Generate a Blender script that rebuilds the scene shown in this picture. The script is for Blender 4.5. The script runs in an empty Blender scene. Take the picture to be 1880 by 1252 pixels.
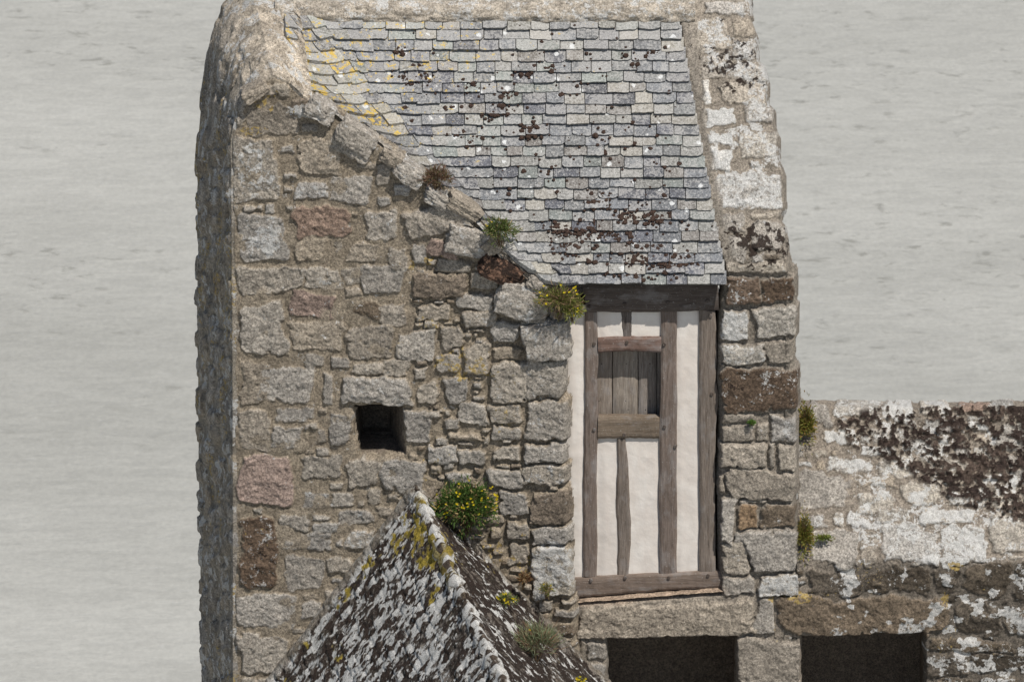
import bpy, math, random
import numpy as np
from mathutils import Vector
random.seed(7); np.random.seed(7)
D2R = math.radians
# ------------------------------------------------------------------ camera
PITCH = D2R(25.0); DIST = 60.0; PXM = 200.0; F = PXM*DIST; CX, CY = 940.0, 626.0
Z0 = 30.0
sp, cp = math.sin(PITCH), math.cos(PITCH)
CAM = np.array([0.0, -DIST*cp, Z0+DIST*sp])
scene = bpy.context.scene
cam_d = bpy.data.cameras.new('camera'); cam = bpy.data.objects.new('camera', cam_d)
scene.collection.objects.link(cam); scene.camera = cam
cam.location = CAM; cam.rotation_euler = (math.pi/2-PITCH, 0, 0)
cam_d.sensor_width = 36.0; cam_d.lens = 36.0*F/1880.0; cam_d.clip_start = 1.0; cam_d.clip_end = 5000.0
cam_d.dof.use_dof = True; cam_d.dof.focus_distance = 60.0; cam_d.dof.aperture_fstop = 8.0
scene.render.resolution_x = 1024; scene.render.resolution_y = 681
# ------------------------------------------------------------------ sky + sun
SUN_EL, SUN_AZ = D2R(59), D2R(36)        # azimuth measured to the right of the direction towards the camera
w = bpy.data.worlds.new('World'); scene.world = w; w.use_nodes = True
nt = w.node_tree; nt.nodes.clear()
sky = nt.nodes.new('ShaderNodeTexSky'); sky.sky_type = 'NISHITA'; sky.sun_disc = False
sky.sun_elevation = SUN_EL; sky.sun_rotation = math.pi - SUN_AZ
bg = nt.nodes.new('ShaderNodeBackground'); bg.inputs['Strength'].default_value = 0.070
wo = nt.nodes.new('ShaderNodeOutputWorld')
nt.links.new(sky.outputs[0], bg.inputs[0]); nt.links.new(bg.outputs[0], wo.inputs[0])
sd = bpy.data.lights.new('sun', 'SUN'); sd.energy = 4.5; sd.angle = D2R(0.5); sd.color = (1.0, 0.955, 0.89)
sun = bpy.data.objects.new('sun', sd); scene.collection.objects.link(sun)
tosun = Vector((math.sin(SUN_AZ)*math.cos(SUN_EL), -math.cos(SUN_AZ)*math.cos(SUN_EL), math.sin(SUN_EL)))
sun.rotation_euler = tosun.to_track_quat('Z', 'Y').to_euler(); sun.location = (10, -20, 60)
scene.view_settings.view_transform = 'Standard'; scene.view_settings.look = 'None'
scene.view_settings.exposure = 0.14; scene.view_settings.gamma = 1.0
# ------------------------------------------------------------------ geometry of the view, used only to survey the building
def rayd(px, py):
    px = np.asarray(px, float); py = np.asarray(py, float)
    a = (px-CX)/F; b = -(py-CY)/F
    return np.stack([a, cp+b*sp, -sp+b*cp], -1)
def onplane(px, py, p0, n):
    d = rayd(px, py); n = np.asarray(n, float)
    t = ((np.asarray(p0)-CAM)@n)/(d@n)
    return CAM + d*t[..., None]
def W(px, py, Y):
    d = rayd(px, py); t = (np.asarray(Y, float)-CAM[1])/d[..., 1]
    return CAM + d*t[..., None]
def proj(P):
    v = P-CAM
    dep = v[..., 1]*cp - v[..., 2]*sp
    up = v[..., 1]*sp + v[..., 2]*cp
    return CX+F*v[..., 0]/dep, CY-F*up/dep
# ------------------------------------------------------------------ noise
_T = np.random.RandomState(3).rand(4, 256, 256)
def vn(x, y, s=0):
    x = np.asarray(x, float)+s*17.31; y = np.asarray(y, float)+s*9.77
    xi = np.floor(x).astype(int); yi = np.floor(y).astype(int)
    fx = x-xi; fy = y-yi; fx = fx*fx*(3-2*fx); fy = fy*fy*(3-2*fy)
    T = _T[s % 4]
    a = T[xi & 255, yi & 255]; b = T[(xi+1) & 255, yi & 255]; c = T[xi & 255, (yi+1) & 255]; d = T[(xi+1) & 255, (yi+1) & 255]
    return (a*(1-fx)+b*fx)*(1-fy)+(c*(1-fx)+d*fx)*fy
def fbm(x, y, s=0, o=4, g=0.5):
    r = 0; a = 1; t = 0
    for i in range(o):
        r = r+a*vn(x*2**i, y*2**i, s+i*5); t += a; a *= g
    return r/t
def sst(a, b, x):
    t = np.clip((x-a)/(b-a), 0, 1); return t*t*(3-2*t)
def poly_sdf(x, y, poly):
    x = np.asarray(x, float); y = np.asarray(y, float)
    d = np.full(x.shape, 1e9); ins = np.zeros(x.shape, bool); n = len(poly)
    for i in range(n):
        x0, y0 = poly[i]; x1, y1 = poly[(i+1) % n]
        ex, ey = x1-x0, y1-y0; L = ex*ex+ey*ey+1e-9
        t = np.clip(((x-x0)*ex+(y-y0)*ey)/L, 0, 1)
        d = np.minimum(d, np.hypot(x-x0-t*ex, y-y0-t*ey))
        if abs(ey) > 1e-9:
            c = ((y0 > y) != (y1 > y)) & (x < ex*(y-y0)/ey+x0); ins ^= c
    return np.where(ins, -d, d)
# ------------------------------------------------------------------ mesh helpers
coll = scene.collection
def mesh_raw(name, V, Fq, mats, attrs=None, smooth=True, parent=None, loc=None, matidx=None):
    """V (n,3) world coords; Fq list/array of quads (m,4) or list of faces"""
    V = np.asarray(V, float)
    if parent is not None: org = np.array(parent['_o'])
    elif loc is not None: org = np.array(loc, float)
    else: org = np.zeros(3)
    Vl = V-org
    me = bpy.data.meshes.new(name)
    if isinstance(Fq, np.ndarray):
        k = Fq.shape[1]
        me.vertices.add(len(Vl)); me.vertices.foreach_set('co', Vl.astype(np.float32).ravel())
        me.loops.add(Fq.size); me.loops.foreach_set('vertex_index', Fq.astype(np.int32).ravel())
        me.polygons.add(len(Fq)); me.polygons.foreach_set('loop_start', (np.arange(len(Fq))*k).astype(np.int32))
        me.update(calc_edges=True)
    else:
        me.from_pydata([tuple(v) for v in Vl], [], Fq)
    me.polygons.foreach_set('use_smooth', [smooth]*len(me.polygons))
    if attrs:
        for an, av in attrs.items():
            a = me.attributes.new(an, 'FLOAT_COLOR', 'POINT')
            av = np.asarray(av, float)
            if av.shape[1] == 3: av = np.concatenate([av, np.ones((len(av), 1))], 1)
            a.data.foreach_set('color', av.astype(np.float32).ravel())
    for m in (mats if isinstance(mats, (list, tuple)) else [mats]): me.materials.append(m)
    if matidx is not None: me.polygons.foreach_set('material_index', np.asarray(matidx, np.int32))
    me.update(); me.validate()
    o = bpy.data.objects.new(name, me); coll.objects.link(o)
    if parent is not None:
        o.parent = parent; o['_o'] = list(org)
    else:
        o.location = org; o['_o'] = list(org)
    return o
def tag(o, label=None, cat=None, group=None, kind=None):
    if label: o['label'] = label
    if cat: o['category'] = cat
    if group: o['group'] = group
    if kind: o['kind'] = kind
    return o
def thing(name, loc, label, cat, group=None):
    o = bpy.data.objects.new(name, None); coll.objects.link(o); o.location = loc; o['_o'] = list(loc)
    o.empty_display_size = 0.2
    return tag(o, label, cat, group)
def gridfaces(ny, nx, mask=None, flip=False):
    i = np.arange(ny*nx).reshape(ny, nx)
    q = np.stack([i[:-1, :-1], i[:-1, 1:], i[1:, 1:], i[1:, :-1]], -1)
    if flip: q = q[..., ::-1]
    if mask is not None:
        k = mask[:-1, :-1] & mask[:-1, 1:] & mask[1:, 1:] & mask[1:, :-1]
        return q[k]
    return q.reshape(-1, 4)
def compact(V, Fq, attrs):
    u, inv = np.unique(Fq.ravel(), return_inverse=True)
    return V[u], inv.reshape(Fq.shape), {k: a[u] for k, a in attrs.items()}
def grid_normals(P):
    du = np.gradient(P, axis=1); dv = np.gradient(P, axis=0)
    n = np.cross(du, dv); n /= np.linalg.norm(n, axis=-1, keepdims=True)+1e-12
    tc = CAM-P
    s = np.sign((n*tc).sum(-1).mean())
    return n*(s if s != 0 else 1)
# ------------------------------------------------------------------ materials
class NB:
    def __init__(s, name):
        s.m = bpy.data.materials.new(name); s.m.use_nodes = True; s.t = s.m.node_tree; s.t.nodes.clear()
        s.out = s.t.nodes.new('ShaderNodeOutputMaterial'); s.b = s.t.nodes.new('ShaderNodeBsdfPrincipled')
        s.t.links.new(s.b.outputs[0], s.out.inputs[0])
        s.b.inputs['Roughness'].default_value = 0.92
        s.b.inputs['Specular IOR Level'].default_value = 0.2
        s.tc = s.t.nodes.new('ShaderNodeTexCoord').outputs['Object']
    def L(s, a, b): s.t.links.new(a, b)
    def setin(s, sock, v):
        if isinstance(v, bpy.types.NodeSocket): s.L(v, sock)
        elif isinstance(v, (tuple, list)): sock.default_value = tuple(v)+((1.0,) if len(v) == 3 and len(sock.default_value) == 4 else ())
        else: sock.default_value = v
    def noise(s, scale, detail=4, rough=0.55, vec=None, dist=0.0):
        n = s.t.nodes.new('ShaderNodeTexNoise'); n.inputs['Scale'].default_value = scale; n.inputs['Detail'].default_value = detail
        n.inputs['Roughness'].default_value = rough; n.inputs['Distortion'].default_value = dist; s.L(vec or s.tc, n.inputs['Vector']); return n.outputs['Fac']
    def vor(s, scale, out='Distance', feat='F1', vec=None, rnd=1.0):
        n = s.t.nodes.new('ShaderNodeTexVoronoi'); n.feature = feat; n.inputs['Scale'].default_value = scale
        n.inputs['Randomness'].default_value = rnd; s.L(vec or s.tc, n.inputs['Vector']); return n.outputs[out]
    def math(s, op, a, b=None, c=None, clamp=False):
        n = s.t.nodes.new('ShaderNodeMath'); n.operation = op; n.use_clamp = clamp
        for i, v in enumerate((a, b, c)):
            if v is not None: s.setin(n.inputs[i], v)
        return n.outputs[0]
    def ramp(s, v, a, b, lo=0.0, hi=1.0):
        n = s.t.nodes.new('ShaderNodeMapRange'); n.interpolation_type = 'SMOOTHSTEP'; s.setin(n.inputs['Value'], v)
        for k, x in (('From Min', a), ('From Max', b), ('To Min', lo), ('To Max', hi)): s.setin(n.inputs[k], x)
        return n.outputs[0]
    def mix(s, f, a, b, mode='MIX'):
        n = s.t.nodes.new('ShaderNodeMix'); n.data_type = 'RGBA'; n.blend_type = mode
        s.setin(n.inputs['Factor'], f); s.setin(n.inputs['A'] if 0 else n.inputs[6], a); s.setin(n.inputs[7], b); return n.outputs[2]
    def attr(s, name):
        n = s.t.nodes.new('ShaderNodeAttribute'); n.attribute_name = name; return n
    def sep(s, c):
        n = s.t.nodes.new('ShaderNodeSeparateColor'); s.L(c, n.inputs[0]); return n.outputs
    def scalevec(s, v):
        n = s.t.nodes.new('ShaderNodeMapping'); n.inputs['Scale'].default_value = v; s.L(s.tc, n.inputs['Vector']); return n.outputs[0]
    def bump(s, h, dist, st=1.0):
        n = s.t.nodes.new('ShaderNodeBump'); n.inputs['Strength'].default_value = st; n.inputs['Distance'].default_value = dist
        s.L(h, n.inputs['Height']); s.L(n.outputs[0], s.b.inputs['Normal'])
    def base(s, c): s.setin(s.b.inputs['Base Color'], c)
def gray(v): return (v, v, v)
# weathered granite: colour attribute + lichen amounts (R white, G ochre, B black-brown moss)
def make_stone():
    k = NB('weathered_granite')
    c = k.attr('Col').outputs['Color']; m = k.sep(k.attr('Lic').outputs['Color'])
    coarse = k.noise(14, 5, 0.6); mid = k.noise(48, 5, 0.7); fine = k.noise(120, 5, 0.75)
    c = k.mix(1.0, c, k.mix(k.ramp(coarse, .3, .7), gray(.8), gray(1.2)), 'MULTIPLY')
    c = k.mix(1.0, c, k.mix(k.ramp(mid, .34, .66), gray(.62), gray(1.42)), 'MULTIPLY')
    c = k.mix(k.math('MULTIPLY', k.ramp(fine, .54, .68), k.ramp(k.noise(4.5, 3, .6), .35, .65, .25, 1.0)), c, k.mix(1.0, c, (1.75, 1.74, 1.70), 'MULTIPLY'))
    c = k.mix(k.ramp(fine, .47, .38), c, k.mix(1.0, c, (.30, .27, .25), 'MULTIPLY'))
    pit = k.noise(30, 4, .7); c = k.mix(k.ramp(pit, .40, .31, 0, .6), c, (.045, .036, .028))
    n1 = k.noise(11, 6, .68, dist=.4); n2 = k.noise(42, 5, .7)
    wn = k.math('ADD', k.math('MULTIPLY', n1, .6), k.math('MULTIPLY', n2, .4))
    thr = k.math('SUBTRACT', .74, k.math('MULTIPLY', m[0], .36))
    wf = k.ramp(k.math('SUBTRACT', wn, thr), -.01, .045)
    c = k.mix(k.math('MULTIPLY', wf, .88), c, k.mix(k.ramp(fine, .40, .62), (.33, .32, .30), (.70, .695, .67)))
    n3 = k.noise(23, 5, .7, dist=.3); thr = k.math('SUBTRACT', .76, k.math('MULTIPLY', m[1], .36))
    of = k.ramp(k.math('SUBTRACT', n3, thr), -.01, .04)
    c = k.mix(k.math('MULTIPLY', of, .85), c, k.mix(k.ramp(mid, .4, .6), (.30, .205, .06), (.46, .345, .13)))
    n4 = k.math('ADD', k.math('MULTIPLY', k.noise(13, 6, .65, dist=.3), .65), k.math('MULTIPLY', n2, .35))
    thr = k.math('SUBTRACT', .76, k.math('MULTIPLY', m[2], .40))
    df = k.ramp(k.math('SUBTRACT', n4, thr), -.01, .03)
    c = k.mix(k.math('MULTIPLY', df, .93), c, k.mix(k.ramp(fine, .4, .62), (.016, .011, .009), (.070, .047, .037)))
    k.base(c)
    h = k.math('ADD', k.math('MULTIPLY', mid, .6), k.math('MULTIPLY', fine, .55))
    h = k.math('ADD', h, k.math('MULTIPLY', df, k.math('MULTIPLY', fine, 1.2)))
    k.bump(h, .017, 1.0)
    return k.m
STONE = make_stone()
def make_slate():
    k = NB('roof_slate')
    c = k.attr('Col').outputs['Color']; m = k.sep(k.attr('Lic').outputs['Color'])
    mid = k.noise(40, 5, .7); fine = k.noise(130, 4, .7); st = k.noise(9, 4, .6)
    c = k.mix(1.0, c, k.mix(k.ramp(mid, .32, .68), gray(.72), gray(1.3)), 'MULTIPLY')
    cr = k.math('ADD', k.math('MULTIPLY', st, .45), k.math('MULTIPLY', mid, .55))
    crust = k.ramp(k.math('ADD', cr, k.math('MULTIPLY', m[0], .20)), .53, .62)
    fine2 = k.noise(75, 4, .75); c = k.mix(k.ramp(fine2, .55, .63, 0, .7), c, (.46, .45, .42)); c = k.mix(k.ramp(fine2, .45, .36, 0, .8), c, (.055, .045, .038))
    c = k.mix(k.math('MULTIPLY', crust, .6), c, k.mix(k.ramp(fine, .38, .62), (.21, .20, .185), (.46, .45, .43)))
    # round white lichen discs
    v = k.vor(8.5); vc = k.sep(k.vor(8.5, 'Color')); rad = k.math('MULTIPLY', k.ramp(vc[0], .15, 1.0), .23)
    disc = k.ramp(k.math('SUBTRACT', rad, k.math('ADD', v, k.math('MULTIPLY', k.math('SUBTRACT', k.noise(30, 3, .7), .5), .55))), 0, .03)
    c = k.mix(k.math('MULTIPLY', disc, .68), c, k.mix(k.ramp(fine, .38, .6), (.50, .51, .5), (.74, .75, .74)))
    yn = k.math('ADD', k.math('MULTIPLY', k.noise(18, 4, .6, dist=.4), .7), k.math('MULTIPLY', fine, .3))
    yf = k.ramp(k.math('SUBTRACT', yn, k.math('SUBTRACT', .78, k.math('MULTIPLY', m[1], .34))), -.01, .035)
    c = k.mix(k.math('MULTIPLY', yf, .9), c, k.mix(k.ramp(fine, .4, .6), (.36, .24, .03), (.60, .42, .07)))
    k.base(c); k.b.inputs['Roughness'].default_value = .7; k.b.inputs['Specular IOR Level'].default_value = .35
    k.bump(k.math('ADD', mid, k.math('MULTIPLY', fine, .5)), .006, .8)
    return k.m
SLATE = make_slate()
def make_wood():
    k = NB('weathered_oak')
    a = k.attr('Col').outputs['Color']; g = k.attr('Grain').outputs['Vector']   # Grain = (across, depth, along)
    def nz(sc, det=4, scale=(1, 1, 1)):
        mp = k.t.nodes.new('ShaderNodeMapping'); mp.inputs['Scale'].default_value = scale; k.L(g, mp.inputs['Vector'])
        return k.noise(sc, det, .65, vec=mp.outputs[0])
    gr = nz(1, 5, (170, 170, 7)); g2 = nz(1, 4, (45, 45, 2.2)); cr = nz(1, 3, (95, 95, 3.0)); bl = nz(1, 3, (9, 9, 4))
    c = k.mix(1.0, a, k.mix(k.ramp(gr, .3, .7), gray(.74), gray(1.34)), 'MULTIPLY')
    c = k.mix(1.0, c, k.mix(k.ramp(g2, .3, .7), (.84, .80, .78), (1.18, 1.18, 1.2)), 'MULTIPLY')
    c = k.mix(k.ramp(bl, .5, .7, 0, .45), c, (.26, .245, .235))
    c = k.mix(k.ramp(cr, .33, .27, 0, .7), c, (.03, .022, .018))
    sp_ = k.ramp(k.noise(70, 3, .6), .64, .72)
    c = k.mix(k.math('MULTIPLY', sp_, .5), c, (.5, .49, .46))
    k.base(c); k.b.inputs['Roughness'].default_value = .85
    k.bump(k.math('ADD', gr, k.math('MULTIPLY', k.ramp(cr, .27, .35), 1.0)), .004, .7)
    return k.m
WOOD = make_wood()
def make_plaster():
    k = NB('lime_plaster')
    n = k.noise(3.5, 5, .6); f = k.noise(60, 4, .6); s2 = k.noise(1, 4, .6, vec=k.scalevec((9, 9, 1.6)))
    c = k.mix(k.ramp(n, .35, .7), (.62, .565, .51), (.71, .665, .61))
    c = k.mix(k.ramp(s2, .48, .72, 0, .5), c, (.60, .53, .47))
    c = k.mix(k.ramp(f, .6, .75, 0, .35), c, (.55, .49, .43))
    k.base(c); k.bump(k.math('ADD', k.math('MULTIPLY', f, .4), k.noise(16, 3, .5)), .006, .5); return k.m
PLASTER = make_plaster()
def make_mud():
    k = NB('wet_mudflat')
    a = k.noise(1, 6, .6, vec=k.scalevec((.035, .09, 1))); b = k.noise(1, 5, .7, vec=k.scalevec((1.5, 2.6, 1)), dist=.3)
    c_ = k.noise(1, 4, .65, vec=k.scalevec((3.4, 8.0, 1))); r = k.noise(1, 3, .6, vec=k.scalevec((.5, .16, 1)))
    c = k.mix(k.ramp(a, .3, .7), (.312, .307, .278), (.385, .379, .346))
    g_ = k.noise(1, 3, .8, vec=k.scalevec((9, 6, 1))); c = k.mix(1.0, c, k.mix(k.ramp(g_, .3, .7), gray(.93), gray(1.06)), 'MULTIPLY')
    rp = k.noise(1, 2, .5, vec=k.scalevec((.9, 2.6, 1)), dist=1.0); c = k.mix(1.0, c, k.mix(k.ramp(rp, .35, .65), gray(.955), gray(1.04)), 'MULTIPLY')
    st = k.math('MULTIPLY', k.ramp(b, .55, .66), k.ramp(k.noise(1, 3, .6, vec=k.scalevec((.07, .20, 1))), .46, .60))
    c = k.mix(k.math('MULTIPLY', st, .8), c, (.215, .210, .185))
    c = k.mix(k.ramp(c_, .60, .74, 0, .35), c, (.24, .236, .215))
    c = k.mix(k.ramp(c_, .40, .30, 0, .3), c, (.45, .45, .43))
    k.base(c); k.b.inputs['Roughness'].default_value = .5; k.b.inputs['Specular IOR Level'].default_value = .35
    k.bump(k.math('ADD', b, k.math('MULTIPLY', c_, .5)), .05, .55); return k.m
MUD = make_mud()
def make_leaf(name, rough=.6):
    k = NB(name); c = k.attr('Col').outputs['Color']
    k.base(c); k.b.inputs['Roughness'].default_value = rough
    k.b.inputs['Subsurface Weight'].default_value = 0.0
    tr = k.t.nodes.new('ShaderNodeBsdfTranslucent'); k.L(c, tr.inputs[0])
    mx = k.t.nodes.new('ShaderNodeMixShader'); mx.inputs[0].default_value = .3
    k.L(k.b.outputs[0], mx.inputs[1]); k.L(tr.outputs[0], mx.inputs[2]); k.L(mx.outputs[0], k.out.inputs[0]); return k.m
LEAF = make_leaf('plant_leaf')
def make_moss():
    k = NB('dark_moss'); f = k.noise(160, 3, .7)
    k.base(k.mix(k.ramp(f, .4, .65), (.022, .013, .010), (.115, .075, .058))); k.b.inputs['Roughness'].default_value = 1
    k.bump(f, .012, 1); return k.m
MOSS = make_moss()
def make_mortar():
    k = NB('old_lime_mortar'); c = k.attr('Col').outputs['Color']; k.base(c); return k.m
# ------------------------------------------------------------------ stone surfaces
TONE = {  # linear albedo base, white lichen, ochre lichen, dark moss
 'g': ((.330, .298, .255), .34, .02, .08), 't': ((.310, .268, .215), .18, .05, .08), 'p': ((.300, .222, .178), .28, .02, .04),
 'l': ((.335, .305, .265), .46, .02, .03), 'w': ((.370, .340, .295), .64, .02, .06), 'd': ((.120, .085, .060), .46, .20, .32),
 'r': ((.160, .095, .065), .10, .10, .60), 'k': ((.130, .106, .080), .54, .24, .30), 'n': ((.175, .140, .105), .38, .16, .22),
 'o': ((.26, .185, .12), .22, .2, .08), 'y': ((.52, .50, .46), .95, .0, .0), 'x': ((.40, .37, .325), .72, .0, .05),
}
def fill_stones(stones, box, size, n, tones, seed, inside=None, gap=3):
    """rubble between the surveyed stones, rejected where it would overlap"""
    rs = random.Random(seed); x0, y0, x1, y1 = box; res = 3.0
    nx, ny = int((x1-x0)/res)+1, int((y1-y0)/res)+1
    occ = np.zeros((ny, nx), bool)
    def mark(s, g):
        a, b, c, d = [(s[0]-g-x0)/res, (s[1]-g-y0)/res, (s[2]+g-x0)/res, (s[3]+g-y0)/res]
        return slice(max(0, int(b)), max(0, int(d)+1)), slice(max(0, int(a)), max(0, int(c)+1))
    for s in stones: occ[mark(s, 0)] = True
    out = []
    for k in range(n):
        q = 1.0-0.62*(k/n)**.7
        w_ = rs.uniform(*size[0])*q; h_ = rs.uniform(*size[1])*q
        cx, cy = rs.uniform(x0, x1), rs.uniform(y0, y1)
        if inside and not inside(cx, cy): continue
        s = (cx-w_/2, cy-h_/2, cx+w_/2, cy+h_/2, rs.choice(tones))
        sl = mark(s, -gap*.3); reg = occ[sl]
        if reg.size == 0 or reg.mean() > 0.03: continue
        occ[mark(s, gap*.5)] = True; out.append(s)
    return out
def stone_layer(X, Y, stones, mortar, seed=0, relief=.032, edge=6.0, joint=None, rough=1.0, warp=(6.0, 2.6), cr=(.16, .42)):
    """X,Y: survey coordinates (200 units per metre). returns height (m), colour, lichen amounts"""
    sh = X.shape; rs = np.random.RandomState(seed+11)
    m = 1/200.0
    wx = (fbm(X/55, Y/55, seed+1, 2)-.5)*2*warp[0]*1.5 + (fbm(X/13, Y/13, seed+2, 2)-.5)*2*warp[1]*1.6
    wy = (fbm(X/55, Y/55, seed+3, 2)-.5)*2*warp[0]*1.2 + (fbm(X/13, Y/13, seed+4, 2)-.5)*2*warp[1]*1.6
    H = (fbm(X/30, Y/30, seed+5, 3)-.5)*.012*rough - (joint if joint is not None else 0.0)
    best = np.full(sh, -1e9); C = np.empty(sh+(3,)); C[:] = mortar
    C *= (0.80+0.4*fbm(X/40, Y/40, seed+6, 3))[..., None]
    Lc = np.zeros(sh+(3,)); Lc[..., 0] = .12; Lc[..., 1] = .05; Lc[..., 2] = .03
    Hs = np.full(sh, -1e9)
    cellS = np.full(sh, -1)
    for i, s in enumerate(stones):
        x0, y0, x1, y1, tn = s[:5]
        rot = s[5] if len(s) > 5 and s[5] is not None else rs.uniform(-.05, .05)
        hh = s[6] if len(s) > 6 else 1.0
        r1, r2, r3, r4, r5 = rs.rand(5)
        cx, cy = (x0+x1)/2, (y0+y1)/2; hw, h2 = (x1-x0)/2, (y1-y0)/2
        M = np.nonzero((np.abs(X-cx) < hw+14) & (np.abs(Y-cy) < h2+14))
        if len(M[0]) == 0: continue
        x = X[M]; y = Y[M]
        lx = x-cx+wx[M]*min(1, hw/22)+(vn(x/26, y/26, seed+i*3+1)-.5)*7*min(1, h2/16)
        ly = y-cy+wy[M]*min(1, h2/22)+(vn(x/26, y/26, seed+i*3+2)-.5)*7*min(1, h2/16)
        # uneven quadrilateral: sheared and tapered, not a rectangle
        tp = (r1-.5)*.22; shx = (r2-.5)*.18
        c_, s_ = math.cos(rot), math.sin(rot)
        a = lx*c_+ly*s_; b = -lx*s_+ly*c_
        a = a/(1+tp*b/max(h2, 1)) + shx*b; b = b/(1+(r3-.5)*.24*a/max(hw, 1))
        mn = min(hw, h2); r = mn*(cr[0]+(cr[1]-cr[0])*r4)
        qx = np.abs(a)-hw+r; qy = np.abs(b)-h2+r
        d = np.hypot(np.maximum(qx, 0), np.maximum(qy, 0))+np.minimum(np.maximum(qx, qy), 0)-r
        # chips bite into the edge
        d = d+np.maximum(0, vn(x/9, y/9, seed+i+7)-.72)*16
        d = d+(fbm(x/8+i, y/8, seed+23, 3)-.5)*5.0
        t = np.clip(-d/edge, 0, 1)
        prof = 1-(1-t)**3.2
        bul = np.clip(-d/max(mn, 1), 0, 1)**.5
        hgt = (relief*(.45+.75*r5)*hh)*prof + (.004+.010*(r3-.5))*bul*hh + .008*((r1-.5)*a/hw+(r2-.8)*b/max(h2, 1))*t
        n1 = fbm(x/22+i*3.1, y/22, seed+8, 4, .6)-.5; n2 = fbm(x/7, y/7+i, seed+9, 3, .6)-.5
        # flat facets: quantised low noise reads as split granite
        fc = vn(x/34+i*7, y/26, seed+10); fc = np.abs(fc-.5)
        hgt = hgt+(n1*.028+n2*.017-fc*.022*t)*rough*np.minimum(1, t+.2)*min(1, .5+mn/40)
        tot = np.where(d < 0, hgt, -1e9)
        better = tot > Hs[M]
        Mi = (M[0][better], M[1][better])
        Hs[Mi] = tot[better]
        col, lw, lo, ld = TONE[tn]; jit = .84+.32*r3; hue = (r4-.5)*.10
        ccc = np.array(col)*jit*np.array([1+hue*.6, 1, 1-hue])
        tt = sst(0, 3.0, -d[better])[:, None]
        C[Mi] = C[Mi]*(1-tt)+ccc*tt*(.84+.32*fbm(x[better]/30, y[better]/30+i, seed+12, 2))[:, None]
        La = np.array([lw*(.6+.8*r1), lo, ld*(.5+r2)])
        Lc[Mi] = Lc[Mi]*(1-tt)+La*tt
    # mortar laps over stone feet
    base = H
    Hn = np.where(Hs > -1e8, np.maximum(Hs+base*.35, base), base)
    return Hn, C, Lc
def blobs(X, Y, lst, freq=40, seed=0):
    r = np.zeros(X.shape)
    for cx, cy, rx, ry, a in lst:
        d = np.hypot((X-cx)/rx, (Y-cy)/ry); r = np.maximum(r, a*sst(1.25, .5, d+(fbm(X/freq, Y/freq, seed, 2)-.5)*.5))
    return r
def emit_surface(name, P, H, C, Lc, parent, mask=None, N=None, mat=None, label=None):
    ny, nx = P.shape[:2]
    if N is None: N = grid_normals(P)
    V = (P+N*H[..., None]).reshape(-1, 3)
    fc = gridfaces(ny, nx, mask)
    V, fc, at = compact(V, fc, {'Col': np.clip(C, 0.005, .9).reshape(-1, 3), 'Lic': Lc.reshape(-1, 3)})
    # orient outward
    v0 = V[fc[:, 0]]; n = np.cross(V[fc[:, 1]]-v0, V[fc[:, 3]]-v0); n0 = N.reshape(-1, 3).mean(0)
    if (n@n0).mean() < 0: fc = fc[:, ::-1]
    o = mesh_raw(name, V, np.ascontiguousarray(fc), mat or STONE, at, True, parent)
    if label: o['label'] = label
    return o
def resample(pts, n):
    pts = np.asarray(pts, float); d = np.r_[0, np.cumsum(np.linalg.norm(np.diff(pts, axis=0), axis=1))]
    t = np.linspace(0, d[-1], n); return np.stack([np.interp(t, d, pts[:, k]) for k in range(pts.shape[1])], -1), t
def ip(x, pts):
    a = np.array(pts); return np.interp(x, a[:, 0], a[:, 1])
def pt(px, py, Y): return W(np.float64(px), np.float64(py), Y)
def tunnel(name, outer, inner, yf, yb, parent, col, cap=True):
    """four reveal faces from the outer opening (survey px) back to the inner opening, and a back face"""
    n = len(outer); K = 14; V = []; Fc = []
    for k in range(K):
        t = k/(K-1)
        for (a, b), (c, d) in zip(outer, inner):
            p0 = pt(a, b, yf(a)); q0 = pt(c, d, yf(a)); q = q0+np.array([0, yb, 0])
            V.append(p0*(1-t)+q*t+np.array([(random.random()-.5)*.02, 0, (random.random()-.5)*.02])*(0 < k))
    for k in range(K-1):
        for j in range(n):
            a = k*n+j; b = k*n+(j+1) % n; Fc.append((a, b, b+n, a+n))
    if cap: Fc.append(tuple(range((K-1)*n, K*n)))
    V = np.array(V); cc = np.tile(np.array(col), (len(V), 1)); lc = np.tile(np.array([.15, .05, .1]), (len(V), 1))
    return mesh_raw(name, V, Fc, STONE, {'Col': cc, 'Lic': lc}, False, parent)
STEP = .008
# ================================================================== THE SETTING
mud_n = 2
o = mesh_raw('mudflat', [(-3000, -600, 0), (3000, -600, 0), (3000, 4000, 0), (-3000, 4000, 0)], [(0, 1, 2, 3)], MUD, None, False)
tag(o, 'smooth pale grey wet mudflat with faint dark ripples behind the buildings', 'ground', kind='structure')
# ================================================================== STONE HOUSE
house_loc = (0.55, .6, 24.0)
house = thing('stone_house', house_loc, 'tall granite rampart house with mossy slate roof and half timbered window wall', 'house')
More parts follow.
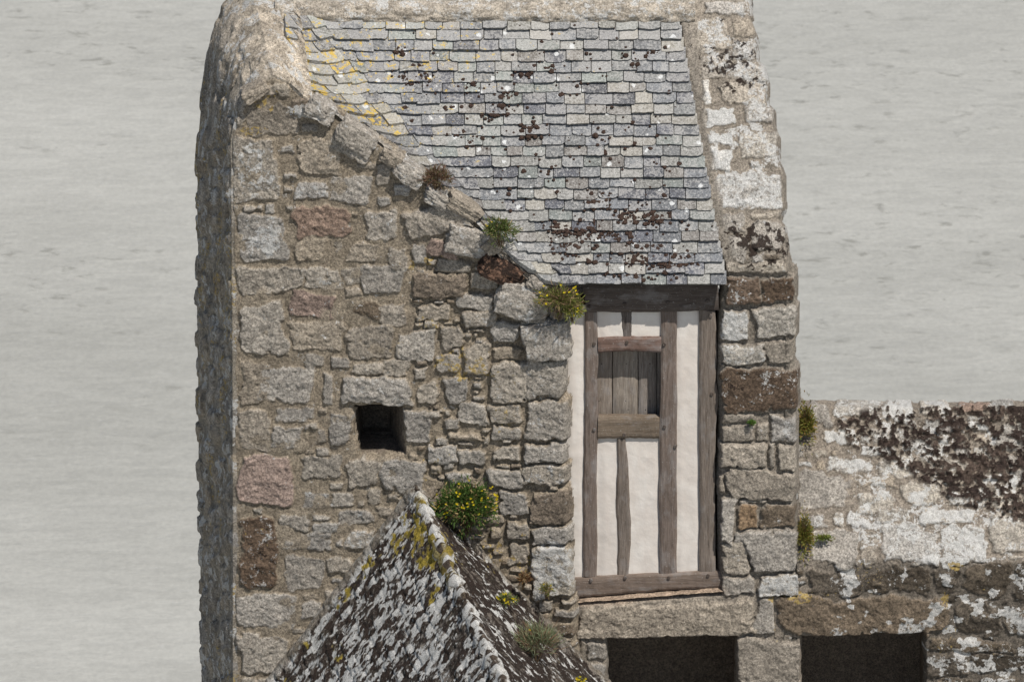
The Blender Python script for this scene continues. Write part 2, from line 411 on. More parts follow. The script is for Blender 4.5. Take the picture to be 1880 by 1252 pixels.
# gable wall plane: recedes to the left
def gY(px): return .0 + .55*(1050-px)/620.0
gA = pt(1050, 626, 0.0); gB = pt(430, 626, .55); gd = gB-gA; gd[2] = 0; gd /= np.linalg.norm(gd)
gN = np.array([gd[1], -gd[0], 0.0]); gN = gN if gN[1] < 0 else -gN
def onG(px, py): return onplane(px, py, gA, gN)
RAKE = [(428, 1440), (428, 900), (427, 600), (424, 255), (432, 218), (450, 182), (476, 152), (502, 138), (530, 152), (556, 176), (608, 204), (650, 236), (690, 258), (729, 284), (762, 318), (793, 345), (835, 372), (866, 400), (893, 428), (908, 458), (928, 480), (955, 505), (975, 530), (992, 556), (1010, 582), (1036, 587)]
RIGHT = [(1043, 600), (1043, 657), (1034, 663), (1042, 672), (1044, 712), (1038, 732), (1048, 740), (1050, 770), (1047, 811), (1037, 816), (1044, 826), (1042, 850), (1049, 858), (1047, 888), (1040, 893), (1052, 905), (1052, 955), (1047, 962), (1053, 972), (1054, 1050), (1057, 1100), (1062, 1112), (1070, 1440)]
GABLE = RAKE+[(x-7, y) for x, y in RIGHT]
GS = [(455,192,545,246,'t'),(426,252,513,370,'l',0.0,1.1),(436,393,524,478,'l'),(432,487,552,540,'l'),(437,553,528,652,'g'),
 (440,668,492,740,'t'),(474,674,577,739,'g',.02,1.1),(437,752,500,832,'t'),(503,750,582,776,'l'),(501,783,551,822,'l'),(440,838,536,925,'p'),
 (438,948,511,1078,'d',0.02,1.2),(438,1092,548,1150,'l'),(440,1160,532,1236,'l'),(440,1242,520,1300,'g'),
 (532,180,560,215,'n'),(545,250,622,322,'t'),(603,318,680,373,'g'),(540,336,602,366,'l'),(538,378,643,437,'p'),(668,386,737,440,'l'),
 (563,176,608,222,'l',.5,1.6),(612,222,692,290,'g',.55,1.7),(692,300,716,342,'l'),(720,300,776,336,'w',.5,1.3),(650,300,690,312,'t'),
 (748,374,868,430,'t',-.22,1.9),(822,420,906,470,'l',.18,2.2),(788,436,842,472,'p',.25,1.6),(757,446,786,488,'g'),(758,503,858,549,'n',.05,1.7),
 (552,488,632,531,'l'),(665,486,740,541,'g'),(634,490,664,524,'g'),(540,440,602,476,'t'),(640,446,700,482,'t'),(535,540,626,583,'p'),
 (640,552,698,581,'n',.3,1.2),(535,588,636,646,'t'),(640,598,722,656,'t'),(728,608,802,660,'g'),(560,650,592,676,'g'),(604,655,640,676,'l'),(642,665,708,688,'g'),
 (628,690,756,744,'l',0.01,1.6),(590,690,612,746,'g'),(610,758,650,822,'g'),(738,752,790,812,'l'),(585,790,602,815,'t'),
 (548,838,622,878,'g'),(556,903,602,936,'l'),(605,903,652,932,'g'),(622,934,682,962,'g'),(578,958,626,978,'w'),(525,1018,594,1086,'l'),(634,972,692,1006,'l'),
 (632,842,700,890,'l',-.1),(702,846,782,900,'g'),(560,975,610,1010,'g'),(600,1020,650,1050,'g'),
 (882,474,964,520,'r',.35,1.8),(914,520,1006,588,'l',.2,2.1),(842,538,906,570,'l',-.05,1.4),(856,572,912,602,'g',-.05,1.6),(902,594,952,632,'l',.1,1.4),
 (955,586,978,606,'g'),(806,478,868,500,'g',.05,1.4),(862,500,912,530,'l'),(960,592,1044,661,'l',-.12,2.2),
 (898,668,972,737,'g',0,1.5),(964,664,1042,732,'l',0,2.0),(966,737,1049,812,'g',0,2.2),(818,694,862,746,'l'),(765,700,806,742,'l'),
 (842,742,896,782,'g'),(900,740,964,776,'g'),(774,754,812,770,'g'),(900,782,960,808,'g'),(966,817,1044,850,'l',0,1.9),(960,853,1049,889,'l',0,2.1),
 (972,900,1053,959,'n',0,2.0),(975,964,1054,1000,'g',0,1.7),(978,1002,1056,1100,'w',0,1.9),(892,862,962,896,'l'),(915,900,968,945,'g'),(842,828,892,856,'g'),
 (782,818,840,850,'g'),(905,820,958,848,'g'),(925,958,970,992,'l'),(810,600,852,640,'t'),(852,632,900,690,'g'),(775,590,806,604,'g'),(905,640,955,662,'t'),
 (800,650,846,686,'l'),(760,560,830,592,'t'),(935,1000,972,1040,'g'),(715,455,752,500,'t'),(690,560,745,600,'t'),(700,660,755,690,'g'),(760,895,800,925,'t')]
def build_gable():
    # grid on the plane
    a0 = onG(408, 700); a1 = onG(1090, 700); Lw = np.linalg.norm((a1-a0)[:2])
    nx = int(Lw/STEP); zt = pt(500, 120, gY(500))[2]; zb = pt(500, 1400, gY(500))[2]; ny = int((zt-zb)/STEP)
    t = np.linspace(0, 1, nx); z = np.linspace(zb, zt, ny)
    P = np.zeros((ny, nx, 3)); P[..., :2] = (a0[:2]*(1-t[:, None])+a1[:2]*t[:, None])[None]; P[..., 2] = z[:, None]
    X, Y = proj(P)
    sdf = poly_sdf(X, Y, GABLE)
    wob = (fbm(X/18, Y/18, 21, 3)-.5)*7
    S = list(GS)
    ins = lambda x, y: poly_sdf(np.array([x]), np.array([y]), GABLE)[0] < -4 and not (640 < x < 748 and 738 < y < 845)
    hole = (642, 742, 744, 846, 'g')
    S1 = fill_stones(S+[hole], (428, 150, 770, 1400), ((30, 72), (22, 46)), 5000, 'ggglttl', 1, ins, 3)
    S2 = fill_stones(S+[hole]+S1, (755, 380, 1056, 1400), ((18, 58), (10, 26)), 9000, 'gggtlln', 2, ins, 3)
    allS = S+S1+S2
    right = sst(735, 800, X+(fbm(X/60, Y/60, 31, 2)-.5)*60)*sst(400, 450, Y)
    right = np.maximum(right, sst(935, 965, X))
    joint = .003+.024*right*(.55+.9*fbm(X/22, Y/22, 33, 2))
    mort = np.array([.255, .215, .165])*(1-right[..., None])+np.array([.235, .205, .165])*right[..., None]
    H, C, Lc = stone_layer(X, Y, allS, np.array([.250, .208, .155]), 5, relief=.021, edge=7.0, joint=joint, rough=1.05)
    # mortar smeared over the left part: stones sink
    smear = (1-right)*sst(.56, .76, fbm(X/75, Y/60, 41, 3))
    mh = .014+(fbm(X/25, Y/25, 42, 3)-.5)*.014
    cover = (smear > .02) & (H < mh*smear+.002)
    H = np.where(cover, mh*smear+(H-mh*smear)*.12, H)
    k = (cover & (X > 0))[..., None]*np.clip(smear*1.2, 0, .9)[..., None]
    C = C*(1-k)+np.array([.275, .232, .176])*k*(.85+.3*fbm(X/20, Y/20, 43, 2))[..., None]+0
    Lc = Lc*(1-k*.7)
    H += -.006+ (fbm(X/6, Y/6, 44, 3, .6)-.5)*.010
    # regional growth
    och = blobs(X, Y, [(790,485,60,18,.9),(800,590,70,22,.7),(860,680,70,26,.9),(800,700,70,40,.5),(870,800,110,80,.45),(880,1010,70,40,.7),(960,1020,30,60,.8),(500,190,60,30,.9),(460,240,40,14,.8),(845,660,70,30,.8),(930,740,30,100,.55),(740,640,60,20,.5),(790,870,40,40,.6),(815,1010,50,40,.7),(480,1000,40,60,.45)], 40, 3)
    och *= sst(.42, .62, fbm(X/16, Y/16, 87, 3))*.86; Lc[..., 1] = np.maximum(Lc[..., 1], och)
    Lc[..., 0] = np.maximum(Lc[..., 0], blobs(X, Y, [(560,560,400,520,.40),(470,300,50,70,.66),(490,440,40,45,.8),(860,400,80,40,.5),(1010,1040,50,80,.8),(1000,640,50,300,.52),(560,205,60,20,.8)], 40, 5))
    Lc[..., 2] = np.maximum(Lc[..., 2], blobs(X, Y, [(475,1010,32,60,.42),(920,500,40,24,.8),(640,235,20,10,.8),(755,300,20,20,.5)], 30, 7))
    C *= (1-.14*blobs(X, Y, [(500,190,70,40,1)], 40, 9))[..., None]
    # free edges roll back
    e = sdf+wob*sst(200, 0, Y-0)*0+wob*.35
    roll = np.clip((e+7)/9, 0, 1.6)
    H = H-.075*roll**2.2
    hs = poly_sdf(X, Y, [(650, 748), (716, 746), (740, 748), (739, 790), (741, 836), (660, 840), (650, 800)])+(fbm(X/12, Y/12, 51, 2)-.5)*6
    H = H-.12*np.clip((5-hs)/9, 0, 1)**2
    mask = (e < 5) & (hs > -3)
    emit_surface('gable_wall', P, H, C, Lc, house, mask, N=np.broadcast_to(gN, P.shape))
build_gable()
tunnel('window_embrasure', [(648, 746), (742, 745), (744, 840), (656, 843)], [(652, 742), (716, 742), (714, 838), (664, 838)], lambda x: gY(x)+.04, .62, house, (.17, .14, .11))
# ---- left side wall and the mortared hump that carries the ridge back
def build_side():
    front = [(428,1440),(428,900),(427,600),(424,255),(432,218),(450,182),(476,152),(502,138),(530,152),(556,176),(575,190)]
    back = [(371,1440),(362,900),(359,600),(357,292),(366,180),(384,62),(408,2),(452,-40),(505,-30),(530,0),(548,14)]
    yb =   [2.0,2.0,2.0,2.0,2.0,1.98,1.95,1.85,1.7,1.5,1.34]
    yo =   [0,0,0,0,0,0,0,0,0,.0,.0]
    A = np.array([onG(np.float64(a), np.float64(b)) for a, b in front]); B = np.array([pt(a, b, y) for (a, b), y in zip(back, yb)])
    A[:, 1] += .004
    n = 760; A2, _ = resample(A, 20)
    d = np.r_[0, np.cumsum(np.linalg.norm(np.diff(A, axis=0), axis=1))]; tt = np.linspace(0, 1, n)
    # denser in the hump
    t = np.concatenate([np.linspace(0, d[3], 480, endpoint=False), np.linspace(d[3], d[-1], 280)])
    def smooth(Q):
        R = np.stack([np.interp(t, d, Q[:, k]) for k in range(3)], -1)
        w_ = 5; ker = np.hanning(w_+2)[1:-1]; ker /= ker.sum()
        Rp = np.pad(R, ((w_//2, w_//2), (0, 0)), 'edge')
        return np.stack([np.convolve(Rp[:, k], ker, 'valid') for k in range(3)], -1)
    A, B = smooth(A), smooth(B)
    m = 190; s = np.linspace(-.06, 1, m)
    # bow the hump upwards between the ends
    P = A[:, None]*(1-s[None, :, None])+B[:, None]*s[None, :, None]
    ins_ = np.where((sst(d[3], d[5], t) > .5)[:, None], np.array([[.03, .0, -.12]]), np.array([[.13, .0, 0]]))
    neg = np.clip(-s/.06, 0, 1); sp_ = np.clip(s, 0, 1)
    P = A[:, None]*(1-sp_[None, :, None])+B[:, None]*sp_[None, :, None]+ins_[:, None]*neg[None, :, None]
    s = sp_
    U = s[None, :]*2.1*200+0*t[:, None]; Vv = -t[:, None]*200+0*s[None]+1300
    P[..., 2] += (np.sin(s*np.pi)*.05)[None]*sst(d[3], d[5], t)[:, None]
    hump = sst(d[4], d[6], t)[:, None]+0*s[None]
    S = fill_stones([], (0, -200, 430, 1310), ((60, 130), (36, 76)), 1500, 'gggtll', 5, None, 6)
    H, C, Lc = stone_layer(U, Vv, S, np.array([.30, .265, .215]), 9, relief=.020, edge=7, joint=.008+0*U, rough=1.0)
    C = C*(1-.75*hump[..., None])+np.array([.37, .318, .252])*.75*hump[..., None]*(.62+.76*fbm(U/30, Vv/30, 4, 3))[..., None]
    H = H*(1-.45*hump)+hump*(fbm(U/26, Vv/26, 6, 4)-.5)*.07
    H += (fbm(U/90, Vv/48, 14, 4)-.5)*.11*(1-.3*hump)*(1-.75*sst(.6, .97, s)[None])
    Lc[..., 1] = np.maximum(Lc[..., 1], .62*sst(.5, .75, fbm(U/60, Vv/90, 8, 2))*(1-hump))
    C *= (.50+.72*fbm(U/24, Vv/34, 22, 3))[..., None]*(1+.3*hump[..., None]); Lc[..., 0] = np.maximum(Lc[..., 0], .34+.42*sst(.4, .75, fbm(U/22, Vv/26, 2, 4))+.02*hump)
    Lc[..., 2] = np.maximum(Lc[..., 2], .30*sst(.5, .7, fbm(U/30, Vv/60, 12, 2))*(1-.1*hump))
    N = grid_normals(P); 
    k0 = sst(.035, .0, s)[None]; H = H*(1-k0)+.004*k0
    N = np.where((neg > 0)[None, :, None], N[:, 14:15], N)
    H = H-.05*sst(.96, 1, s)[None]
    emit_surface('side_wall', P, H, C, Lc, house, None, N=N)
build_side()
# ---- roof
TH = D2R(56.0); rdir = np.array([0, math.cos(TH), math.sin(TH)]); rN = np.array([0, -math.sin(TH), math.cos(TH)])
E0 = pt(1200, 523, -.03)
def onR(px, py): return onplane(np.float64(px), np.float64(py), E0, rN)
RIDGE_R = (onR(1240, 30)-E0)@rdir
K3 = [(524,20,1.30),(526,60,1.08),(533,110,.86),(548,150,.74),(575,172,.66),(625,204,.60),(700,256,.52),(742,284,.46),(805,342,.37),(872,395,.27),(915,446,.16),(942,476,.09),(995,520,.0),(1050,532,-.02)]
KP = np.array([pt(*k) for k in K3]); Kpy = np.array([k[1] for k in K3], float)
def Kat(py): return np.array([np.interp(py, Kpy, KP[:, k]) for k in range(3)])
def xr(r):  # right end of the roof at slope distance r
    return np.interp(r, [0, RIDGE_R], [onR(1336, 521)[0], onR(1246, 30)[0]])
def row_py(r): return proj((E0+rdir*r)[None])[1][0]
BL = [(585, 36), (640, 110), (760, 250), (900, 400), (985, 480), (1060, 523)]
def xb(r):
    py = row_py(r); return W(np.float64(ip(-py, [(-b, a) for a, b in BL][::-1])), py, (E0+rdir*r)[1])[0]
rows = {}
def row(r):
    k = round(r, 3)
    if k not in rows:
        b = xb(r); B = np.array([b, (E0+rdir*r)[1], (E0+rdir*r)[2]]); Kp = Kat(row_py(r))
        rows[k] = (b, B, Kp, np.linalg.norm(Kp-B))
    return rows[k]
def roofpt(q, r):
    """q: x on the flat part; left of the border it runs up the swept valley"""
    b, B, Kp, L = row(r)
    if q >= b:
        l = max(0, 1-(q-b)/.25)**2*.02
        base = np.array([q, B[1], B[2]])+rN*l; n = rN
    else:
        t = min((b-q)/max(L, 1e-3), 1.05); base = B*(1-t)+Kp*t; base = base+rN*.02+np.array([0, 0, -.07*math.sin(math.pi*min(t, 1))*min(L, 1)]); n = np.array([.35, -.35, .87])
    return base, n
def build_slates():
    V = []; Fc = []; C = []; Lq = []
    rs = random.Random(4)
    pal = [((.150,.158,.170), 4), ((.180,.185,.188), 4), ((.230,.228,.212), 3), ((.095,.100,.118), 4), ((.195,.212,.200), 3), ((.28,.265,.235), 2), ((.17,.158,.145), 2)]
    pl = [c for c, k in pal for _ in range(k)]
    nrow = 25; rr = np.linspace(0, RIDGE_R-.03, nrow+1)
    for i in range(nrow):
        r0, r1 = rr[i], rr[i+1]+.035
        rm = (rr[i]+rr[i+1])/2
        b, B, Kp, L = row(round(rm, 3)); xR = xr(rm)
        q = xR
        low = b-L-.02
        while q > low:
            w_ = rs.choice([rs.uniform(.14, .19), rs.uniform(.17, .23), rs.uniform(.2, .26)])
            q0 = q-w_; 
            if i < 2: w_ *= 1.05
            near = max(0, 1-(q-b)/.45) if q > b else 1
            shear = .09*min(1, near)
            nu, nv = 9, 4; th = rs.uniform(.009, .017); lift = rs.uniform(.007, .026)
            dr = rs.uniform(-.010, .010)+(.0); tilt = rs.uniform(-.008, .008)
            g = .0036; base = len(V)
            col = np.array(rs.choice(pl))*rs.uniform(.66, 1.06)
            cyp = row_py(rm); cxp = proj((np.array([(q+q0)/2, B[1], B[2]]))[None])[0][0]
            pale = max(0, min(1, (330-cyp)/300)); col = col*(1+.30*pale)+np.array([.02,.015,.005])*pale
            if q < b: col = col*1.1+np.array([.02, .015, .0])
            yel = .26+.30*max(0, 1-abs(cyp-110)/240)*max(0, 1-(cxp-560)/900)
            if q < b+.05 and cyp < 330: yel = (.52+.12*math.sin(i*1.7+q*9))*(1-max(0, cyp-230)/100)
            if cxp < 900 and cyp < 300: yel += .12
            wam = rs.uniform(-.1, .5)+.35*pale
            c1, c2 = [rs.choice([0, 0.003, rs.uniform(.004, .022)]) for _ in range(2)]; bow = rs.uniform(-.004, .004)
            for layer in (0, 1):
                for v in range(nv):
                    vv = v/(nv-1); rv = r0+dr+(r1-r0)*vv
                    for u in range(nu):
                        uu = u/(nu-1); x = q0+g+(q-q0-2*g)*uu
                        edge = 0
                        if v == 0:
                            edge = c1*max(0, 1-uu/.17)**1.5+c2*max(0, 1-(1-uu)/.17)**1.5
                            edge += bow*math.sin(uu*3.14)+rs.uniform(-.0035, .0035)
                        x2 = x+shear*(1-vv)*(.7)
                        if v == 1: edge = edge*.4
                        p, n = roofpt(min(x2, xR-.001), max(rv+edge+tilt*(uu-.5), 0.0))
                        hh = lift+(1-vv)*(.016+th)-vv*.006 if layer == 0 else (1-vv)*.010-.008
                        V.append(p+n*hh+np.array([0, 0, rs.uniform(-.001, .001)])); C.append(col); Lq.append((wam, yel, 0))
            def id_(l, v, u): return base+l*nv*nu+v*nu+u
            for v in range(nv-1):
                for u in range(nu-1):
                    Fc.append((id_(0, v, u), id_(0, v, u+1), id_(0, v+1, u+1), id_(0, v+1, u)))
            for u in range(nu-1): Fc.append((id_(1, 0, u), id_(1, 0, u+1), id_(0, 0, u+1), id_(0, 0, u)))
            for v in range(nv-1):
                Fc.append((id_(1, v+1, 0), id_(1, v, 0), id_(0, v, 0), id_(0, v+1, 0)))
                Fc.append((id_(1, v, nu-1), id_(1, v+1, nu-1), id_(0, v+1, nu-1), id_(0, v, nu-1)))
            q = q0
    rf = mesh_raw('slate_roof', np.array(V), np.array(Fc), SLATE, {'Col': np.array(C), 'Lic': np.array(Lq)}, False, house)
    return rf
roof = build_slates()
# boarding under the slates and the far slope of the roof
def build_underroof():
    V = []; C = []; 
    n = 30; m = 24
    for i in range(n+1):
        r = RIDGE_R*i/n
        b, B, Kp, L = row(round(r, 3)); xR = xr(r)
        for j in range(m+1):
            q = (b-L)+(xR-b+L)*j/m; p, nn = roofpt(q, round(r, 3)); V.append(p-nn*.028)
    F1 = gridfaces(n+1, m+1)
    mesh_raw('roof_boarding', np.array(V), F1, WOOD, {'Col': np.tile((.09, .075, .06), (len(V), 1)), 'Grain': np.array(V)}, False, house)
    rp = E0+rdir*RIDGE_R; xl = pt(470, 10, 1.4)[0]; xR = xr(RIDGE_R)+.3
    V = [(xl, rp[1]+.05, rp[2]), (xR, rp[1]+.05, rp[2]), (xR, rp[1]+1.5, rp[2]-1.9), (xl-.3, rp[1]+1.5, rp[2]-1.9)]
    mesh_raw('rear_roof_slope', V, [(0, 1, 2, 3)], SLATE, {'Col': np.tile((.18, .18, .18), (4, 1)), 'Lic': np.zeros((4, 3))}, False, house)
    # rear and right outer walls close the house
    zb = 24.0; yb_ = rp[1]+1.45; xr0 = pt(1462, 700, .1)[0]
    V = [(xl-.3, 2.0, zb), (xR-.3, yb_, zb), (xR-.3, yb_, rp[2]-1.85), (xl-.2, 2.0, rp[2]-1.85)]
    cc = {'Col': np.tile((.25, .22, .19), (4, 1)), 'Lic': np.tile((.3, .1, .1), (4, 1))}
    mesh_raw('rear_wall', V, [(0, 1, 2, 3)], STONE, cc, False, house)
build_underroof()
# ridge mortar
def build_ridge():
    n = 300; m = 50; s = np.linspace(0, 1, n); a = np.linspace(0, 1, m)
    p0 = E0+rdir*(RIDGE_R-.06); x0 = pt(505, 20, 1.4)[0]; x1 = xr(RIDGE_R)+.15
    xs = x0+(x1-x0)*s
    ang = -.55+a*3.3
    R = .125
    P = np.zeros((m, n, 3)); P[..., 0] = xs[None]
    prof_y = p0[1]+.10-np.cos(ang)*R*1.05; prof_z = p0[2]+.06+np.sin(ang)*R
    P[..., 1] = prof_y[:, None]; P[..., 2] = prof_z[:, None]
    X = xs[None]*200+0*ang[:, None]; Y = -ang[:, None]*R*200+0*xs[None]
    H = (fbm(X/22, Y/10, 3, 4)-.5)*.05; H[0] -= .05
    C = np.zeros(P.shape)+np.array([.38, .335, .275]); C *= (.6+.8*fbm(X/18, Y/12, 5, 3))[..., None]
    L_ = np.zeros(P.shape); L_[..., 0] = .50+.2*fbm(X/30, Y/20, 16, 2); L_[..., 1] = .12; L_[..., 2] = .28*fbm(X/40, Y/40, 6, 2)
    N = np.zeros(P.shape); N[..., 1] = -np.cos(ang)[:, None]; N[..., 2] = np.sin(ang)[:, None]
    emit_surface('ridge_mortar', P, H, C, L_, house, None, N=N)
build_ridge()
# coping along the raking top of the gable
def build_coping():
    fr = [onG(np.float64(a), np.float64(b)) for a, b in RAKE[8:]]
    A, t = resample(np.array(fr), 430)
    py = proj(A)[1]
    # inner edge
    Bq = []
    K2, _ = resample(KP[3:], 430)
    m = 34; s = np.linspace(0, 1, m)
    P = A[None]*(1-s[:, None, None])+K2[None]*s[:, None, None]
    P[..., 2] += (np.sin(s*np.pi)*.02)[:, None]
    P[..., 2] -= .016*np.exp(-s*9)[:, None]+.07*sst(.72, 1, s)[:, None]
    P[..., 1] -= .004*np.exp(-s*9)[:, None]
    U = t[None]*200+0*s[:, None]; Vv = s[:, None]*55+0*t[None]
    S = fill_stones([], (0, -10, t[-1]*200, 65), ((50, 110), (40, 60)), 300, 'llwgt', 8, None, 4)
    H, C, Lc = stone_layer(U, Vv, S, np.array([.27, .23, .185]), 15, relief=.022, edge=8, joint=.006+0*U, rough=1.2)
    Lc[..., 0] = np.maximum(Lc[..., 0], .42); Lc[..., 2] = np.maximum(Lc[..., 2], .45*sst(.5, .7, fbm(U/25, Vv/25, 3, 2)))
    N = grid_normals(P); N = np.where((N[..., 2] < 0)[..., None], -N, N)
    emit_surface('raking_coping', P, H, C, Lc, house, None, N=N)
build_coping()
def rock(px, py, w_, h_, dep, rot, tone, seed):
    rs = np.random.RandomState(seed); n = 26
    c = onG(np.float64(px), np.float64(py)); c[1] += dep*.42-.05
    V = []; Fq = []
    hw, hh, hd = w_/400, h_/400, dep/2
    for ax in range(3):
        for sg in (-1, 1):
            b = len(V); g = np.linspace(-1, 1, n)
            for i in range(n):
                for j in range(n):
                    p = [0, 0, 0]; p[ax] = sg; p[(ax+1) % 3] = g[i]; p[(ax+2) % 3] = g[j]*sg; V.append(p)
            for i in range(n-1):
                for j in range(n-1): q = b+i*n+j; Fq.append((q, q+n, q+n+1, q+1))
    V = np.array(V, float); ln = np.linalg.norm(V, axis=1, keepdims=True)
    V = V*.72+V/ln*.36                                   # rounded block
    x, y, z = V.T
    V = V*(1+.16*(rs.rand()-.5)*x*1+.22*(rs.rand()-.5)*z)[:, None]
    D = (fbm(x*1.6+y+9, z*1.6+y*.7+9, seed, 4)-.5)*.34+(fbm(x*7+9+y*3, z*7+9-y*3, seed+1, 3)-.5)*.14
    V = V*(1+D)[:, None]*np.array([hw, hd, hh])
    cr, sr = math.cos(rot), math.sin(rot); X = V[:, 0]*cr+V[:, 2]*sr; Z = -V[:, 0]*sr+V[:, 2]*cr
    V = np.stack([X, V[:, 1], Z], 1)+c
    col, lw, lo, ld = TONE[tone]; cc = np.tile(np.array(col), (len(V), 1)); lc = np.tile(np.array([lw+.1, lo+.05, ld+.1]), (len(V), 1))
    mesh_raw('coping_stone', V, np.array(Fq), STONE, {'Col': cc, 'Lic': lc}, True, house)
for i, a in enumerate([(590,202,52,36,.22,.55,'l'),(655,254,76,44,.22,.6,'g'),(717,290,40,26,.2,.5,'t'),(752,318,56,34,.22,.65,'l'),(812,372,70,26,.25,.6,'l'),(866,446,88,54,.26,.28,'l'),(852,384,66,26,.2,.62,'t'),(924,497,78,40,.22,.45,'r'),
                       (958,553,96,70,.24,.3,'l'),(984,520,36,26,.2,.6,'g'),(1003,626,84,70,.22,-.15,'l'),(905,448,30,34,.2,.8,'t'),(470,166,50,26,.2,-.6,'t')]): rock(*a, 300+i)
# ---- pier: vertical front below, raking parapet above
PIER_L = [(1236, -30), (1250, 60), (1262, 150), (1274, 260), (1290, 350), (1308, 430), (1332, 500), (1330, 522), (1323, 560), (1319, 700), (1323, 800), (1317, 900), (1322, 1080), (1322, 1100)]
PIER_R = [(1374, -30), (1381, 30), (1377, 36), (1390, 66), (1391, 110), (1402, 118), (1411, 150), (1409, 188), (1421, 200), (1423, 238), (1430, 250), (1431, 292), (1440, 320), (1441, 382), (1430, 402), (1442, 415), (1446, 462), (1452, 498), (1462, 506), (1462, 556), (1458, 562), (1465, 570), (1464, 622), (1457, 632), (1457, 670), (1466, 684), (1466, 752), (1457, 764), (1464, 775), (1463, 860), (1464, 912), (1459, 920), (1463, 968), (1466, 985), (1466, 1045), (1466, 1100)]
PS = [(1332,507,1400,556,'d',0,1.3),(1398,509,1461,556,'d',0,1.3),(1322,568,1377,627,'w',0,1.2),(1387,565,1464,622,'w',0,1.3),(1322,631,1405,672,'w',0,1.2),(1406,629,1459,670,'t',0,1.2),
 (1321,679,1465,757,'d',0,1.6),(1322,762,1386,776,'t'),(1320,781,1386,811,'t',0,1.3),(1390,779,1410,809,'g'),(1413,768,1464,812,'l',0,1.4),(1414,762,1432,770,'g'),(1318,814,1405,863,'t',0,1.5),
 (1410,814,1423,860,'g'),(1426,818,1464,861,'g',0,1.2),(1336,865,1464,915,'t',.05,1.6),(1318,875,1333,906,'t'),(1323,912,1349,994,'g',0,1.2),(1352,927,1391,973,'o',0,1.2),(1395,925,1463,971,'n',0,1.4),
 (1355,917,1416,925,'l'),(1374,974,1404,984,'g'),(1345,978,1371,999,'g'),(1325,992,1372,1050,'g'),(1368,974,1466,1050,'l',-.05,1.5),(1326,1055,1380,1090,'g',0,1.1),(1390,1056,1476,1096,'w',0,1.2),
 (1275,32,1336,96,'l'),(1340,34,1386,74,'t'),(1345,80,1392,112,'g'),(1290,100,1338,148,'g'),(1345,120,1410,150,'g'),(1278,152,1309,190,'y'),(1325,155,1408,196,'l'),(1285,200,1352,234,'y'),(1368,196,1418,228,'g'),
 (1286,244,1344,264,'y'),(1290,269,1344,308,'y'),(1358,240,1428,294,'w'),(1305,314,1438,384,'w'),(1352,364,1392,380,'y'),(1312,393,1368,428,'l'),(1376,390,1430,404,'g'),(1380,410,1442,456,'g'),(1325,436,1374,478,'g'),(1335,480,1448,500,'g'),(1290,2,1370,28,'l'),
 (1062,1106,1384,1170,'t',-.035,2.2),(1388,1104,1421,1166,'l'),(1354,1174,1468,1320,'t',0,1.4),(1076,1176,1113,1210,'l'),(1080,1213,1113,1260,'l'),(1062,1176,1074,1240,'t'),(1430,1092,1733,1168,'n',0,1.9)]
SLOPE_Y0 = .10; BEND = 470
def profile_surface(x0px, x1px, segs, step):
    """vertical polyline of (y,z) extruded in x"""
    pts = np.array(segs); Q, t = resample(pts, int(np.linalg.norm(np.diff(pts, axis=0), axis=1).sum()/step))
    xs = np.arange(pt(x0px, 626, .1)[0], pt(x1px, 626, .1)[0], step)
    P = np.zeros((len(Q), len(xs), 3)); P[..., 0] = xs[None]; P[..., 1] = Q[:, 0][:, None]; P[..., 2] = Q[:, 1][:, None]
    return P
def soften(segs, k):
    """round the bends"""
    out = [segs[0]]
    for i in range(1, len(segs)-1):
        a, b, c = [np.array(v, float) for v in segs[i-1:i+2]]
        p = b+(a-b)/np.linalg.norm(a-b)*k; q = b+(c-b)/np.linalg.norm(c-b)*k
        for t in np.linspace(0, 1, 8): out.append(tuple((1-t)**2*p+2*t*(1-t)*b+t*t*q))
    return out+[segs[-1]]
